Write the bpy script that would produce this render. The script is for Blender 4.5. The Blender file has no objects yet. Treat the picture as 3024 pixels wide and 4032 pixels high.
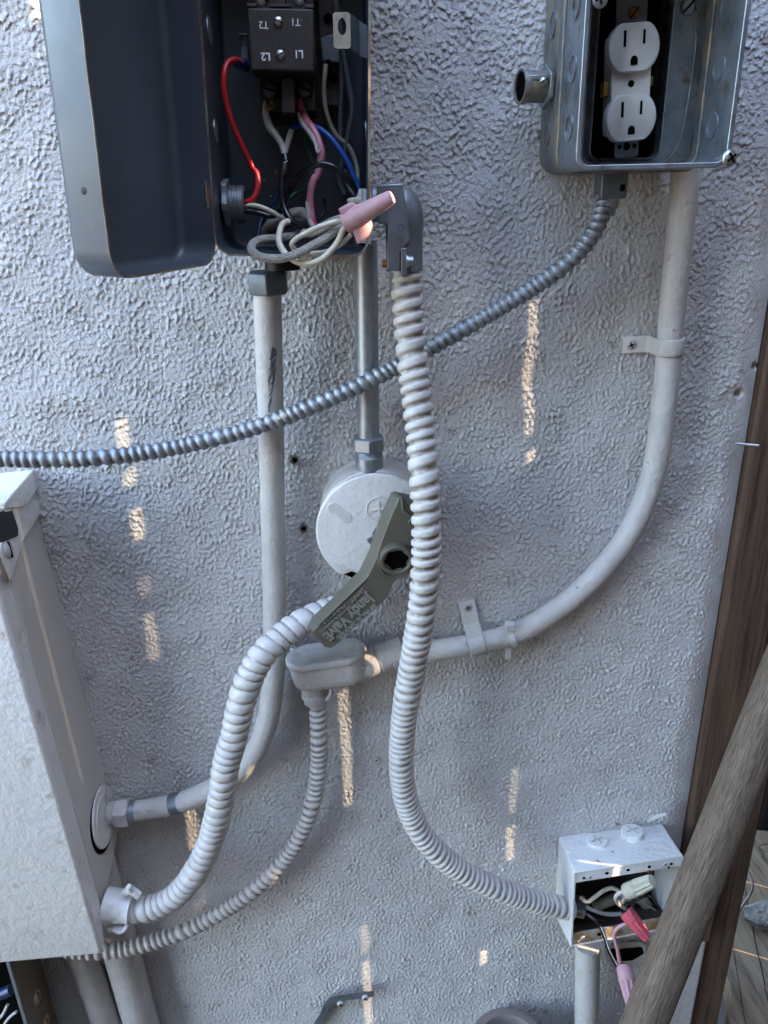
import bpy, math, random
import numpy as np
from mathutils import Vector
random.seed(4)
# ------------------------------------------------------------------ camera
# camera solved from the photo's vanishing points; stucco wall is the plane y = 0, camera 0.66 m off it
KD = 3024 / 1659.0
FL = 1662 * KD
CX, CY = 1512.0, 2016.0
def _dc(u, v):
    a = np.array([u - CX, -(v - CY), -FL]); return a / np.linalg.norm(a)
_n = _dc(740 * KD, 434 * KD)
_dn = _dc(930 * KD, 5160 * KD); _dn = _dn - _n * _dn.dot(_n); _dn /= np.linalg.norm(_dn)
_M = np.array([np.cross(_n, -_dn), _n, -_dn])
CAM = np.array([0.0, -0.66, 1.45])
def P(u, v, off=0.0):          # measured photo point standing `off` metres out from the wall
    d = _M @ _dc(u, v); return CAM + d * ((0.66 - off) / d[1])
def PX(u, v, x):
    d = _M @ _dc(u, v); return CAM + d * (x / d[0])
def PZ(u, v, z):
    d = _M @ _dc(u, v); return CAM + d * ((z - CAM[2]) / d[2])
def crop(x0, y0, s):
    return lambda a, b, off=0.0: P(x0 + a * s, y0 + b * s, off)
D = crop(0, 0, KD)
C2 = crop(750, 0, .45208); C3 = crop(750, 600, .60277); C4 = crop(2000, 0, .61724)
C5 = crop(1000, 1700, .60277); L2 = crop(0, 2700, .60277); R3 = crop(2100, 3100, .55696)
T4 = crop(1150, 2150, .30139); B5 = crop(1000, 3500, .78361); S5 = crop(0, 1750, .29383)

sc = bpy.context.scene
cd = bpy.data.cameras.new('camera'); cam = bpy.data.objects.new('camera', cd)
sc.collection.objects.link(cam); sc.camera = cam
cd.sensor_fit = 'VERTICAL'; cd.sensor_height = 36.0; cd.lens = 36.0 * 1662 / 2212
cd.clip_start = 0.01; cd.clip_end = 200
from mathutils import Matrix
Rm = Matrix([[_M[i][j] for j in range(3)] for i in range(3)])
cam.matrix_world = Matrix.Translation(Vector(CAM)) @ Rm.to_4x4()

# ------------------------------------------------------------------ light
SUN_EL = math.radians(30)
SDX, SDY = 0.905, -0.425       # horizontal direction towards the sun
w = bpy.data.worlds.new('World'); sc.world = w; w.use_nodes = True
nt = w.node_tree; nt.nodes.clear()
sky = nt.nodes.new('ShaderNodeTexSky'); sky.sky_type = 'NISHITA'; sky.sun_disc = False
sky.sun_elevation = SUN_EL; sky.sun_rotation = math.atan2(SDX, SDY)
sky.dust_density = 2.2; sky.ozone_density = .6
bg = nt.nodes.new('ShaderNodeBackground'); bg.inputs['Strength'].default_value = 0.15
wo = nt.nodes.new('ShaderNodeOutputWorld')
nt.links.new(sky.outputs[0], bg.inputs[0]); nt.links.new(bg.outputs[0], wo.inputs[0])
sd = bpy.data.lights.new('sun', 'SUN'); sun = bpy.data.objects.new('sun', sd); sc.collection.objects.link(sun)
sd.energy = 2.0; sd.angle = math.radians(0.24); sd.color = (1.0, 0.80, 0.56)
sv = Vector((SDX * math.cos(SUN_EL), SDY * math.cos(SUN_EL), math.sin(SUN_EL)))
sun.rotation_euler = sv.to_track_quat('Z', 'Y').to_euler(); sun.location = (2, -2, 4)
sc.view_settings.view_transform = 'Standard'; sc.view_settings.look = 'None'
sc.view_settings.exposure = 4.3; sc.view_settings.gamma = 1
sc.cycles.use_denoising = True; sc.cycles.denoising_prefilter = 'NONE'
w.cycles.sampling_method = 'MANUAL'; w.cycles.sample_map_resolution = 1024
sc.cycles.max_bounces = 6

# ------------------------------------------------------------------ materials
def mat(name, col, rough=.6, metal=0., var=None, vscale=30., vamt=.5, dirt=None, dscale=60., dth=.62, dsoft=.06,
        bump=0., bscale=300., bdetail=3., stretch=None, spec=.5, rvar=0., cav=None, cavth=(0., 1.), scuff=None):
    m = bpy.data.materials.new(name); m.use_nodes = True
    t = m.node_tree; N = t.nodes; L = t.links
    b = N['Principled BSDF']
    b.inputs['Roughness'].default_value = rough; b.inputs['Metallic'].default_value = metal
    b.inputs['Specular IOR Level'].default_value = spec
    tc = N.new('ShaderNodeTexCoord'); src = tc.outputs['Object']
    if stretch:
        mp = N.new('ShaderNodeMapping'); mp.inputs['Scale'].default_value = stretch
        L.new(src, mp.inputs[0]); src = mp.outputs[0]
    def noise(s, d=4., r=.6):
        n = N.new('ShaderNodeTexNoise'); n.inputs['Scale'].default_value = s
        n.inputs['Detail'].default_value = d; n.inputs['Roughness'].default_value = r
        L.new(src, n.inputs['Vector']); return n.outputs['Fac']
    def ramp(f, a, c):
        r = N.new('ShaderNodeMapRange'); r.inputs['From Min'].default_value = a; r.inputs['From Max'].default_value = c
        r.clamp = True; L.new(f, r.inputs['Value']); return r.outputs[0]
    def mix(f, a, c):
        x = N.new('ShaderNodeMix'); x.data_type = 'RGBA'; L.new(f, x.inputs[0])
        for s, i in ((a, 6), (c, 7)):
            if isinstance(s, tuple): x.inputs[i].default_value = (*s, 1)
            else: L.new(s, x.inputs[i])
        return x.outputs[2]
    cur = col
    nf = noise(vscale)
    v2 = var if var else tuple(c * .82 for c in col)
    f = ramp(nf, .5 - .25 * vamt - .05, .5 + .25 * vamt + .05)
    cur = mix(f, v2, col)
    if dirt:
        cur = mix(ramp(noise(dscale, 6., .7), dth - dsoft, dth + dsoft), cur, dirt)
    if scuff:
        cur = mix(ramp(noise(scuff[0], 8., .75), scuff[1], scuff[1] + .03), cur, scuff[2])
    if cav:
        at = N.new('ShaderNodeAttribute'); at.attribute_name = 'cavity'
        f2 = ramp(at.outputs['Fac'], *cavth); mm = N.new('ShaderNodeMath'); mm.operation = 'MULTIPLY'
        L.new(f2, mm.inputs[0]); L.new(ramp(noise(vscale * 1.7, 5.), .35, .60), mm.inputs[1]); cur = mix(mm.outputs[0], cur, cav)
    L.new(cur, b.inputs['Base Color'])
    if rvar:
        r = N.new('ShaderNodeMapRange'); L.new(nf, r.inputs['Value'])
        r.inputs['From Min'].default_value = .3; r.inputs['From Max'].default_value = .7
        r.inputs['To Min'].default_value = rough - rvar; r.inputs['To Max'].default_value = rough + rvar
        L.new(r.outputs[0], b.inputs['Roughness'])
    if bump:
        bp = N.new('ShaderNodeBump'); bp.inputs['Distance'].default_value = bump; bp.inputs['Strength'].default_value = 1.
        L.new(noise(bscale, bdetail, .6), bp.inputs['Height']); L.new(bp.outputs[0], b.inputs['Normal'])
    return m

M = {}
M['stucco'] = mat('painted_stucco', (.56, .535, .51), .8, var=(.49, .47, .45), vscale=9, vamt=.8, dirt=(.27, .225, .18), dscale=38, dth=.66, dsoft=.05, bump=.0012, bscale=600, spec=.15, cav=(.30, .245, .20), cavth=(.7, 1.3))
M['paint'] = mat('pipe_paint', (.50, .465, .425), .5, var=(.42, .39, .355), vscale=40, dirt=(.24, .20, .16), dscale=150, dth=.66, dsoft=.03, scuff=(24, .66, (.20, .19, .185)), bump=.0012, bscale=150, spec=.4)
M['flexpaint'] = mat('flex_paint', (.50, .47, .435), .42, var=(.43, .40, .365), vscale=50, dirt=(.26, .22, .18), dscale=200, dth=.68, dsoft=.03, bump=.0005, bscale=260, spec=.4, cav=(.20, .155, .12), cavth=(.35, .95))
M['panel'] = mat('panel_paint', (.72, .70, .67), .38, var=(.64, .615, .58), vscale=8, dirt=(.40, .35, .29), dscale=40, dth=.64, dsoft=.06, scuff=(14, .68, (.45, .40, .34)), bump=.0012, bscale=150, bdetail=3., spec=.5)
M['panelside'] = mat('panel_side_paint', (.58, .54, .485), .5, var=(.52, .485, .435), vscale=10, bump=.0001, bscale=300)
M['greybox'] = mat('grey_enclosure_enamel', (.056, .070, .090), .45, var=(.040, .050, .064), vscale=12, dirt=(.07, .06, .05), dscale=40, dth=.70, dsoft=.1, bump=.00008, bscale=120, spec=.5, rvar=.08)
M['lid'] = mat('lid_enamel', (.058, .070, .088), .42, var=(.044, .054, .068), vscale=14, dirt=(.10, .075, .05), dscale=60, dth=.68, dsoft=.04, scuff=(30, .67, (.12, .13, .14)), bump=.0001, bscale=100, rvar=.12)
M['galv'] = mat('galvanized_steel', (.36, .385, .41), .42, .8, var=(.28, .31, .34), vscale=120, dirt=(.22, .19, .16), dscale=70, dth=.70, dsoft=.05, bump=.0001, bscale=300, rvar=.1)
M['galvbox'] = mat('galvanized_box', (.34, .37, .39), .36, .7, var=(.19, .215, .235), vscale=38, dirt=(.20, .165, .12), dscale=70, dth=.60, dsoft=.06, bump=.0002, bscale=160, rvar=.12)
M['darkgalv'] = mat('dirty_box_side', (.20, .205, .205), .5, .4, var=(.12, .125, .125), vscale=60, dirt=(.27, .225, .15), dscale=60, dth=.53, dsoft=.06, bump=.0002, bscale=260)
M['zinc'] = mat('die_cast_zinc', (.20, .215, .235), .42, .6, var=(.15, .16, .175), vscale=60, dirt=(.17, .15, .13), dscale=120, dth=.68, bump=.00012, bscale=300, rvar=.08)
M['darkzinc'] = mat('dark_fitting', (.13, .15, .16), .5, .4, var=(.09, .10, .11), vscale=80, dirt=(.2, .17, .13), dscale=90, dth=.68, bump=.0001, bscale=300)
M['chrome'] = mat('bright_steel', (.62, .60, .55), .22, .95, var=(.45, .43, .38), vscale=60)
M['steel'] = mat('screw_steel', (.50, .50, .48), .32, .85, var=(.30, .29, .27), vscale=300)
M['rust'] = mat('rust', (.26, .10, .035), .8, .1, var=(.14, .055, .02), vscale=200, bump=.0004, bscale=500)
M['rustlip'] = mat('rusty_painted_lip', (.40, .36, .29), .6, .1, var=(.24, .13, .05), vscale=45, vamt=.2, dirt=(.11, .045, .02), dscale=70, dth=.60, bump=.0002, bscale=300)
M['bakelite'] = mat('brown_black_bakelite', (.030, .023, .016), .6, var=(.018, .014, .011), vscale=90, dirt=(.13, .10, .065), dscale=240, dth=.66, dsoft=.06, bump=.0001, bscale=500)
M['bakegrey'] = mat('grey_brown_bakelite', (.058, .044, .040), .55, var=(.036, .028, .026), vscale=90, spec=.3)
M['black'] = mat('black_plastic', (.005, .005, .006), .45, var=(.003, .003, .004), vscale=80, spec=.25)
M['void'] = mat('dark_inside', (.0022, .002, .0018), .95, var=(.001, .001, .001), vscale=30, spec=.05)  # near-black stands in for the unlit depth of holes and cavities
M['white_mark'] = mat('white_lettering', (.75, .75, .74), .6, var=(.62, .62, .60), vscale=300)
M['red'] = mat('red_insulation', (.48, .016, .018), .38, var=(.38, .012, .015), vscale=60, dirt=(.35, .10, .09), dscale=200, dth=.72)
M['blue'] = mat('blue_insulation', (.015, .085, .36), .35, var=(.01, .07, .35), vscale=60)
M['navy'] = mat('dark_blue_insulation', (.008, .025, .10), .35, var=(.006, .018, .07), vscale=60)
M['blackwire'] = mat('black_insulation', (.004, .005, .007), .25, var=(.007, .008, .011), vscale=90, dirt=(.25, .25, .25), dscale=420, dth=.73, dsoft=.02)
M['greywire'] = mat('grey_cable', (.10, .11, .11), .3, var=(.06, .068, .072), vscale=60)
M['tanwire'] = mat('tan_insulation', (.36, .33, .26), .45, var=(.28, .25, .19), vscale=70)
M['pinkwire'] = mat('faded_magenta_insulation', (.42, .015, .10), .3, var=(.50, .20, .24), vscale=45, vamt=.02, stretch=(1.2, 1.2, .6), dirt=(.25, .02, .06), dscale=120, dth=.66)
M['peel'] = mat('peeling_clear_jacket', (.50, .47, .41), .4, var=(.34, .31, .27), vscale=110, dirt=(.12, .1, .08), dscale=150, dth=.66, bump=.0006, bscale=220)
M['green'] = mat('green_insulation', (.03, .12, .05), .4, var=(.02, .08, .035), vscale=60)
M['whitewire'] = mat('ivory_insulation', (.62, .59, .46), .38, var=(.52, .48, .36), vscale=60, dirt=(.30, .25, .17), dscale=160, dth=.68)
M['nutpink'] = mat('faded_pink_plastic', (.46, .27, .275), .5, var=(.40, .20, .215), vscale=50, dirt=(.62, .48, .48), dscale=300, dth=.68, bump=.0001, bscale=300)
M['nutred'] = mat('red_plastic', (.50, .075, .095), .45, var=(.40, .055, .075), vscale=60)
M['nuttan'] = mat('tan_plastic', (.44, .41, .32), .5, var=(.36, .33, .25), vscale=80)
M['nutgrey'] = mat('pale_grey_plastic', (.42, .42, .40), .5, var=(.33, .33, .31), vscale=80)
M['device'] = mat('white_device_plastic', (.56, .545, .49), .4, var=(.50, .48, .42), vscale=25, dirt=(.42, .37, .29), dscale=220, dth=.70)
M['brass'] = mat('brass', (.45, .30, .08), .35, .9, var=(.3, .18, .05), vscale=100)
M['olive'] = mat('olive_plastic', (.098, .086, .058), .5, var=(.070, .062, .043), vscale=30, vamt=.8, dirt=(.20, .19, .15), dscale=140, dth=.70, bump=.0001, bscale=260)
M['olive_highlight'] = mat('highlit_olive_lettering', (.21, .195, .155), .5, var=(.15, .152, .13), vscale=90)  # lighter olive: highlights on the raised letters put into the colour
M['edge'] = mat('worn_sunlit_rim', (.36, .32, .24), .4, .3, var=(.17, .09, .04), vscale=45, vamt=.3)  # tan mixes rusty bare metal with yellow sunlight painted onto the rims
M['rustplate'] = mat('stained_old_plate', (.17, .14, .095), .6, .1, var=(.12, .098, .065), vscale=25, dirt=(.20, .075, .015), dscale=22, dth=.60, dsoft=.08, bump=.0002, bscale=200)
M['anchorflap'] = mat('torn_dirty_plastic', (.20, .17, .14), .7, var=(.10, .085, .07), vscale=400)
M['coverpaint'] = mat('cover_paint', (.60, .57, .53), .42, var=(.53, .50, .46), vscale=40, dirt=(.30, .25, .2), dscale=170, dth=.69, dsoft=.03, bump=.0008, bscale=180, spec=.45)
M['dullsteel'] = mat('dull_steel_flex', (.33, .35, .37), .52, .65, var=(.25, .27, .29), vscale=120, dirt=(.2, .18, .15), dscale=90, dth=.66, bump=.0001, bscale=300, cav=(.10, .09, .08), cavth=(.3, 1.))
M['tape'] = mat('black_tape', (.007, .008, .011), .55, var=(.02, .023, .03), vscale=20, bump=.0002, bscale=60)
M['hardware'] = mat('painted_screw', (.50, .48, .45), .45, var=(.42, .40, .37), vscale=120)
def woodmat(name, c1, c2, c3, stretch, rough=.75, bump=.0012, sc_=26.):
    m = mat(name, c1, rough, var=c2, vscale=sc_, vamt=.5, dirt=c3, dscale=sc_ * 1.6, dth=.56, dsoft=.08, bump=bump, bscale=sc_ * 3, bdetail=5, stretch=stretch, spec=.25)
    return m
M['post'] = woodmat('brown_stained_wood', (.125, .075, .047), (.085, .05, .032), (.05, .03, .02), (3.2, 3.2, .12), .7, .001, 40.)
M['darkwood'] = woodmat('dark_stained_wood', (.035, .027, .023), (.02, .016, .015), (.012, .01, .01), (3, 3, .12), .7, .001, 40.)
M['fencewood'] = woodmat('fence_wood', (.10, .062, .038), (.075, .045, .03), (.05, .035, .025), (3, 3, .12))
M['greywood'] = woodmat('weathered_grey_wood', (.155, .13, .108), (.092, .076, .063), (.05, .042, .037), (2.4, 2.4, .16), .8, .0015, 130.)
M['plank'] = woodmat('weathered_plank', (.17, .12, .075), (.12, .084, .052), (.07, .05, .032), (2.0, .25, 2.0), .85, .0008, 28.)
M['plankstain'] = mat('plank_stain', (.085, .07, .055), .8, vscale=60)
M['rock'] = mat('pale_rock', (.155, .135, .11), .95, var=(.08, .075, .07), vscale=90, bump=.004, bscale=160)
M['oldwire'] = mat('dull_old_wire', (.10, .095, .09), .5, .5, var=(.07, .06, .055), vscale=90, dirt=(.2, .09, .04), dscale=60, dth=.62)
M['soil'] = mat('ground_soil', (.13, .10, .075), .9, var=(.09, .07, .05), vscale=12, bump=.004, bscale=60)
M['browncap'] = mat('dusty_brown_rim', (.22, .175, .155), .7, var=(.17, .135, .12), vscale=40)
M['braid'] = None

# woven braid and rusty side materials need a few more nodes
def braidmat():
    m = mat('braided_sleeve', (.56, .54, .47), .5, var=(.40, .385, .33), vscale=90)
    t = m.node_tree; N = t.nodes; L = t.links; b = N['Principled BSDF']
    uv = N.new('ShaderNodeUVMap'); mp = N.new('ShaderNodeMapping'); mp.inputs['Scale'].default_value = (1, 1, 1)
    L.new(uv.outputs[0], mp.inputs[0])
    hs = []
    for s in (1, -1):
        sx = N.new('ShaderNodeSeparateXYZ'); L.new(mp.outputs[0], sx.inputs[0])
        a = N.new('ShaderNodeMath'); a.operation = 'MULTIPLY'; a.inputs[1].default_value = 8 * 6.28318 * s / 1.0; L.new(sx.outputs[0], a.inputs[0])
        c = N.new('ShaderNodeMath'); c.operation = 'MULTIPLY_ADD'; c.inputs[1].default_value = 2600; L.new(sx.outputs[1], c.inputs[0]); L.new(a.outputs[0], c.inputs[2])
        d = N.new('ShaderNodeMath'); d.operation = 'SINE'; L.new(c.outputs[0], d.inputs[0]); hs.append(d)
    mx = N.new('ShaderNodeMath'); mx.operation = 'MULTIPLY'; L.new(hs[0].outputs[0], mx.inputs[0]); L.new(hs[1].outputs[0], mx.inputs[1])
    bp = N.new('ShaderNodeBump'); bp.inputs['Distance'].default_value = .0006; L.new(mx.outputs[0], bp.inputs['Height']); L.new(bp.outputs[0], b.inputs['Normal'])
    return m
M['braid'] = braidmat()

# ------------------------------------------------------------------ mesh helpers
class MB:
    def __init__(s): s.v = []; s.f = []; s.uv = None; s.cav = None
    def add(s, vs, fs):
        k = len(s.v); s.v += [tuple(map(float, q)) for q in vs]; s.f += [tuple(i + k for i in f) for f in fs]; return s
    def box(s, fr, a0, a1, b0, b1, c0, c1):
        vs = [fr(a, b, c) for a in (a0, a1) for b in (b0, b1) for c in (c0, c1)]
        return s.add(vs, [(0, 1, 3, 2), (4, 6, 7, 5), (0, 4, 5, 1), (2, 3, 7, 6), (0, 2, 6, 4), (1, 5, 7, 3)])
    def hexa(s, front, back):        # two quads
        return s.add(list(front) + list(back), [(0, 1, 2, 3), (7, 6, 5, 4), (0, 4, 5, 1), (1, 5, 6, 2), (2, 6, 7, 3), (3, 7, 4, 0)])
    def loft(s, loops, cap0=True, cap1=True, closed=True):
        n = len(loops[0]); vs = [p for l in loops for p in l]; fs = []
        for i in range(len(loops) - 1):
            for j in range(n if closed else n - 1):
                a = i * n + j; b = i * n + (j + 1) % n; fs.append((a, b, b + n, a + n))
        if cap0: fs.append(tuple(range(n))[::-1])
        if cap1: fs.append(tuple(range((len(loops) - 1) * n, len(loops) * n)))
        return s.add(vs, fs)
    def prism(s, fr, poly, b0, b1):  # polygon of (a, c) extruded along b
        return s.loft([[fr(a, b0, c) for a, c in poly], [fr(a, b1, c) for a, c in poly]])
    def lathe(s, p0, axis, prof, seg=24, arc=None, rib=None):
        ax = Vector(axis).normalized(); u = ax.orthogonal().normalized(); v = ax.cross(u)
        p0 = Vector(p0); loops = []
        for h, r in prof:
            l = []
            for i in range(seg):
                t = 2 * math.pi * i / seg; rr = r
                if rib: rr = r * (1 + rib[1] * math.cos(rib[0] * t))
                l.append(p0 + ax * h + (u * math.cos(t) + v * math.sin(t)) * max(rr, 1e-5))
            loops.append(l)
        return s.loft(loops)
def resample(pts, step):
    p = [np.array(q, float) for q in pts]
    p = [2 * p[0] - p[1]] + p + [2 * p[-1] - p[-2]]
    out = []
    for i in range(1, len(p) - 2):
        a, b, c, d = p[i - 1:i + 3]; n = max(2, int(np.linalg.norm(c - b) / (step * .5)))
        ta = max(np.linalg.norm(b - a), 1e-6) ** .5; tb = max(np.linalg.norm(c - b), 1e-6) ** .5; tc = max(np.linalg.norm(d - c), 1e-6) ** .5
        t0, t1, t2, t3 = 0, ta, ta + tb, ta + tb + tc
        for k in range(n):
            t = t1 + (t2 - t1) * k / n
            A1 = (t1 - t) / (t1 - t0) * a + (t - t0) / (t1 - t0) * b; A2 = (t2 - t) / (t2 - t1) * b + (t - t1) / (t2 - t1) * c
            A3 = (t3 - t) / (t3 - t2) * c + (t - t2) / (t3 - t2) * d
            B1 = (t2 - t) / (t2 - t0) * A1 + (t - t0) / (t2 - t0) * A2; B2 = (t3 - t) / (t3 - t1) * A2 + (t - t1) / (t3 - t1) * A3
            out.append((t2 - t) / (t2 - t1) * B1 + (t - t1) / (t2 - t1) * B2)
    out.append(p[-2]); out = np.array(out)
    dl = np.r_[0, np.cumsum(np.linalg.norm(np.diff(out, axis=0), axis=1))]
    n = max(2, int(round(dl[-1] / step))); tt = np.linspace(0, dl[-1], n + 1)
    return np.stack([np.interp(tt, dl, out[:, k]) for k in range(3)], 1), tt
def tube(pts, r, step=.002, seg=20, amp=0., pitch=.008, shape='rib', wob=0., capr=True):
    if not isinstance(pitch, (list, tuple)): pitch = [pitch, pitch]
    c, tt = resample(pts, step); n = len(c)
    if isinstance(r, (list, tuple)):
        kk = np.linspace(0, 1, len(r)); rr = np.interp(np.linspace(0, 1, n), kk, r)
    else: rr = np.full(n, r)
    tan = np.gradient(c, axis=0); tan /= np.linalg.norm(tan, axis=1)[:, None]
    u = np.cross(tan[0], [0.13, 0.2, .97]);
    if np.linalg.norm(u) < .2: u = np.cross(tan[0], [1, 0, 0])
    u /= np.linalg.norm(u); th = np.arange(seg) * 2 * math.pi / seg
    pl_ = np.interp(np.linspace(0, 1, n), np.linspace(0, 1, len(pitch)), pitch); phs = np.r_[0, np.cumsum(np.diff(tt) / pl_[1:])] + .22 * np.sin(tt * 61) + .12 * np.sin(tt * 143 + 1); rr = rr * (1 + (.012 * np.sin(tt * 83 + 2) + .01 * np.sin(tt * 190) if amp else 0))
    V = []; UV = []; CAV = []
    rng = np.random.RandomState(3); ph = rng.rand(4) * 6.28
    for i in range(n):
        u = u - tan[i] * u.dot(tan[i]); u /= np.linalg.norm(u); v = np.cross(tan[i], u)
        R = np.full(seg, rr[i])
        if amp:
            x = (phs[i] - th / (2 * math.pi)) % 1.0
            if shape == 'rib': R = R - amp * (np.abs(2 * x - 1) ** 3.2)
            elif shape == 'band': R = R - amp * np.clip((np.abs(2 * x - 1) - .38) / .45, 0, 1) ** 1.2 - amp * .18 * np.abs(2 * x - 1)
            elif shape == 'wave': R = R - amp * (.5 - .5 * np.cos(2 * math.pi * x)) ** 1.3
            else: R = R - amp * np.clip(1 - np.sin(np.pi * x) * 1.15, 0, 1)
        if wob: R = R * (1 + wob * math.sin(tt[i] * 260 + ph[0]) * .5 + wob * math.sin(tt[i] * 97 + ph[1]) * .5)
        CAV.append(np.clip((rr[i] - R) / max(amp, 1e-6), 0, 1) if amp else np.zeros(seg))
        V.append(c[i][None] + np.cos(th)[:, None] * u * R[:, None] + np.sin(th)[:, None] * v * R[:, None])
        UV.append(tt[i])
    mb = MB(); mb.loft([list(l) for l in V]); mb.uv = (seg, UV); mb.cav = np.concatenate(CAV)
    return mb
ALL = []
def build(name, mb, m, parent=None, bevel=0., bseg=2, smooth=True, angle=35, base=None, sub=0):
    me = bpy.data.meshes.new(name)
    V = np.array(mb.v); 
    o0 = np.array(parent['_b']) if parent is not None else (np.array(base) if base is not None else np.array([V[:, 0].mean(), V[:, 1].mean(), V[:, 2].min()]))
    me.from_pydata([tuple(q) for q in (V - o0)], [], mb.f); me.validate(); me.update()
    if mb.uv:
        seg, tt = mb.uv; uvl = me.uv_layers.new(name='UVMap')
        vi = np.zeros(len(me.loops), dtype=np.int32); me.loops.foreach_get('vertex_index', vi)
        pi = np.repeat(np.arange(len(me.polygons)), [len(p.vertices) for p in me.polygons])
        j = vi % seg; i = vi // seg
        # wrap fix
        fj = (pi % seg); jj = np.where((fj == seg - 1) & (j == 0), seg, j)
        arr = np.stack([jj / seg, np.array(tt)[np.clip(i, 0, len(tt) - 1)]], 1).astype(np.float32)
        uvl.data.foreach_set('uv', arr.ravel())
    if mb.cav is not None and len(mb.cav) == len(me.vertices):
        ca = me.attributes.new('cavity', 'FLOAT', 'POINT'); ca.data.foreach_set('value', mb.cav.astype(np.float32))
    import bmesh
    bm = bmesh.new(); bm.from_mesh(me); bmesh.ops.recalc_face_normals(bm, faces=bm.faces); bm.to_mesh(me); bm.free()
    if smooth:
        me.polygons.foreach_set('use_smooth', [True] * len(me.polygons)); me.set_sharp_from_angle(angle=math.radians(angle))
    if m is not None: me.materials.append(M[m] if isinstance(m, str) else m)
    o = bpy.data.objects.new(name, me); sc.collection.objects.link(o)
    if parent is not None: o.parent = parent; o['_b'] = parent['_b']
    else: o.location = o0; o['_b'] = [float(x) for x in o0]
    if bevel:
        b = o.modifiers.new('bevel', 'BEVEL'); b.width = bevel; b.segments = bseg; b.limit_method = 'ANGLE'; b.angle_limit = math.radians(40)
        b.harden_normals = False
    ALL.append(o); return o
def tag(o, label=None, cat=None, group=None, kind=None):
    if label: o['label'] = label
    if cat: o['category'] = cat
    if group: o['group'] = group
    if kind: o['kind'] = kind
    return o
def thing(name, label, cat, base, group=None):
    o = bpy.data.objects.new(name, None); sc.collection.objects.link(o); o.empty_display_size = .02
    o.location = tuple(base); o['_b'] = [float(x) for x in base]; ALL.append(o)
    return tag(o, label, cat, group)
def frame(o, X, Z, N=None):
    o = np.array(o, float); X = np.array(X, float); X /= np.linalg.norm(X); Z = np.array(Z, float)
    Z = Z - X * Z.dot(X); Z /= np.linalg.norm(Z)
    if N is None: N = np.cross(Z, X) * -1
    N = np.array(N, float)
    if N is None or abs(N.dot(X)) > .01 or True:
        NN = np.cross(X, Z); NN = NN if NN.dot(N) > 0 else -NN
        N = NN
    return lambda a, b, c: tuple(o + X * a + N * b + Z * c)
OUT = (0, -1, 0)
def rrect(x0, x1, z0, z1, r, n=5):
    pts = []
    r = max(r, 1e-4)
    for cx, cz, a0 in ((x1 - r, z1 - r, 0), (x0 + r, z1 - r, 90), (x0 + r, z0 + r, 180), (x1 - r, z0 + r, 270)):
        for k in range(n + 1):
            t = math.radians(a0 + 90 * k / n); pts.append((cx + r * math.cos(t), cz + r * math.sin(t)))
    return pts
def pan(fr, w, z0, z1, depth, R=.008, r=.003, t=.0014, b0=0.):
    def lp(ins, b): return [fr(a, b0 + b, c) for a, c in rrect(ins, w - ins, z0 + ins, z1 - ins, max(R - ins, .0006))]
    L = []
    for k in range(5):
        q = math.radians(90 * k / 4); L.append(lp(r - r * math.sin(q), r - r * math.cos(q)))
    L.append(lp(0, depth)); L.append(lp(t, depth))
    ri = max(r - t, .0004)
    for k in range(5):
        q = math.radians(90 - 90 * k / 4); L.append(lp(t + ri - ri * math.sin(q), t + ri - ri * math.cos(q)))
    mb = MB(); mb.loft(L); return mb
def hoop(fr, w_, z0, z1, b0, b1, R, t):
    l = lambda ins, b: [fr(a, b, c) for a, c in rrect(ins, w_ - ins, z0 + ins, z1 - ins, max(R - ins, .001))]
    m2 = MB(); m2.loft([l(0, b0), l(0, b1), l(t, b1), l(t, b0), l(0, b0)], cap0=False, cap1=False); return m2
def disc(fr, a, c, r, b0, b1, seg=28):
    mb = MB(); mb.prism(fr, [(a + r * math.cos(2 * math.pi * i / seg), c + r * math.sin(2 * math.pi * i / seg)) for i in range(seg)], b0, b1); return mb
def ring(fr, a, c, r0, r1, b0, b1, seg=32):
    mb = MB()
    def l(r, b): return [fr(a + r * math.cos(2 * math.pi * i / seg), b, c + r * math.sin(2 * math.pi * i / seg)) for i in range(seg)]
    mb.loft([l(r1, b0), l(r1, b1), l(r0, b1), l(r0, b0)], cap0=False, cap1=False); return mb
def dome(mb, p, axis, r, h, seg=20):
    return mb.lathe(p, axis, [(0, r), (h * .35, r * .97), (h * .7, r * .78), (h * .92, r * .45), (h, r * .02)], seg)
def hexnut(p, axis, r, h, ph=0.):
    ax = Vector(axis).normalized(); u = ax.orthogonal().normalized(); v = ax.cross(u); mb = MB()
    L = []
    for hh, k in ((0, .93), (h * .1, 1), (h * .9, 1), (h, .93)):
        L.append([Vector(p) + ax * hh + (u * math.cos(ph + t) + v * math.sin(ph + t)) * r * k for t in [i * math.pi / 3 for i in range(6)]])
    return mb.loft(L)
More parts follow.
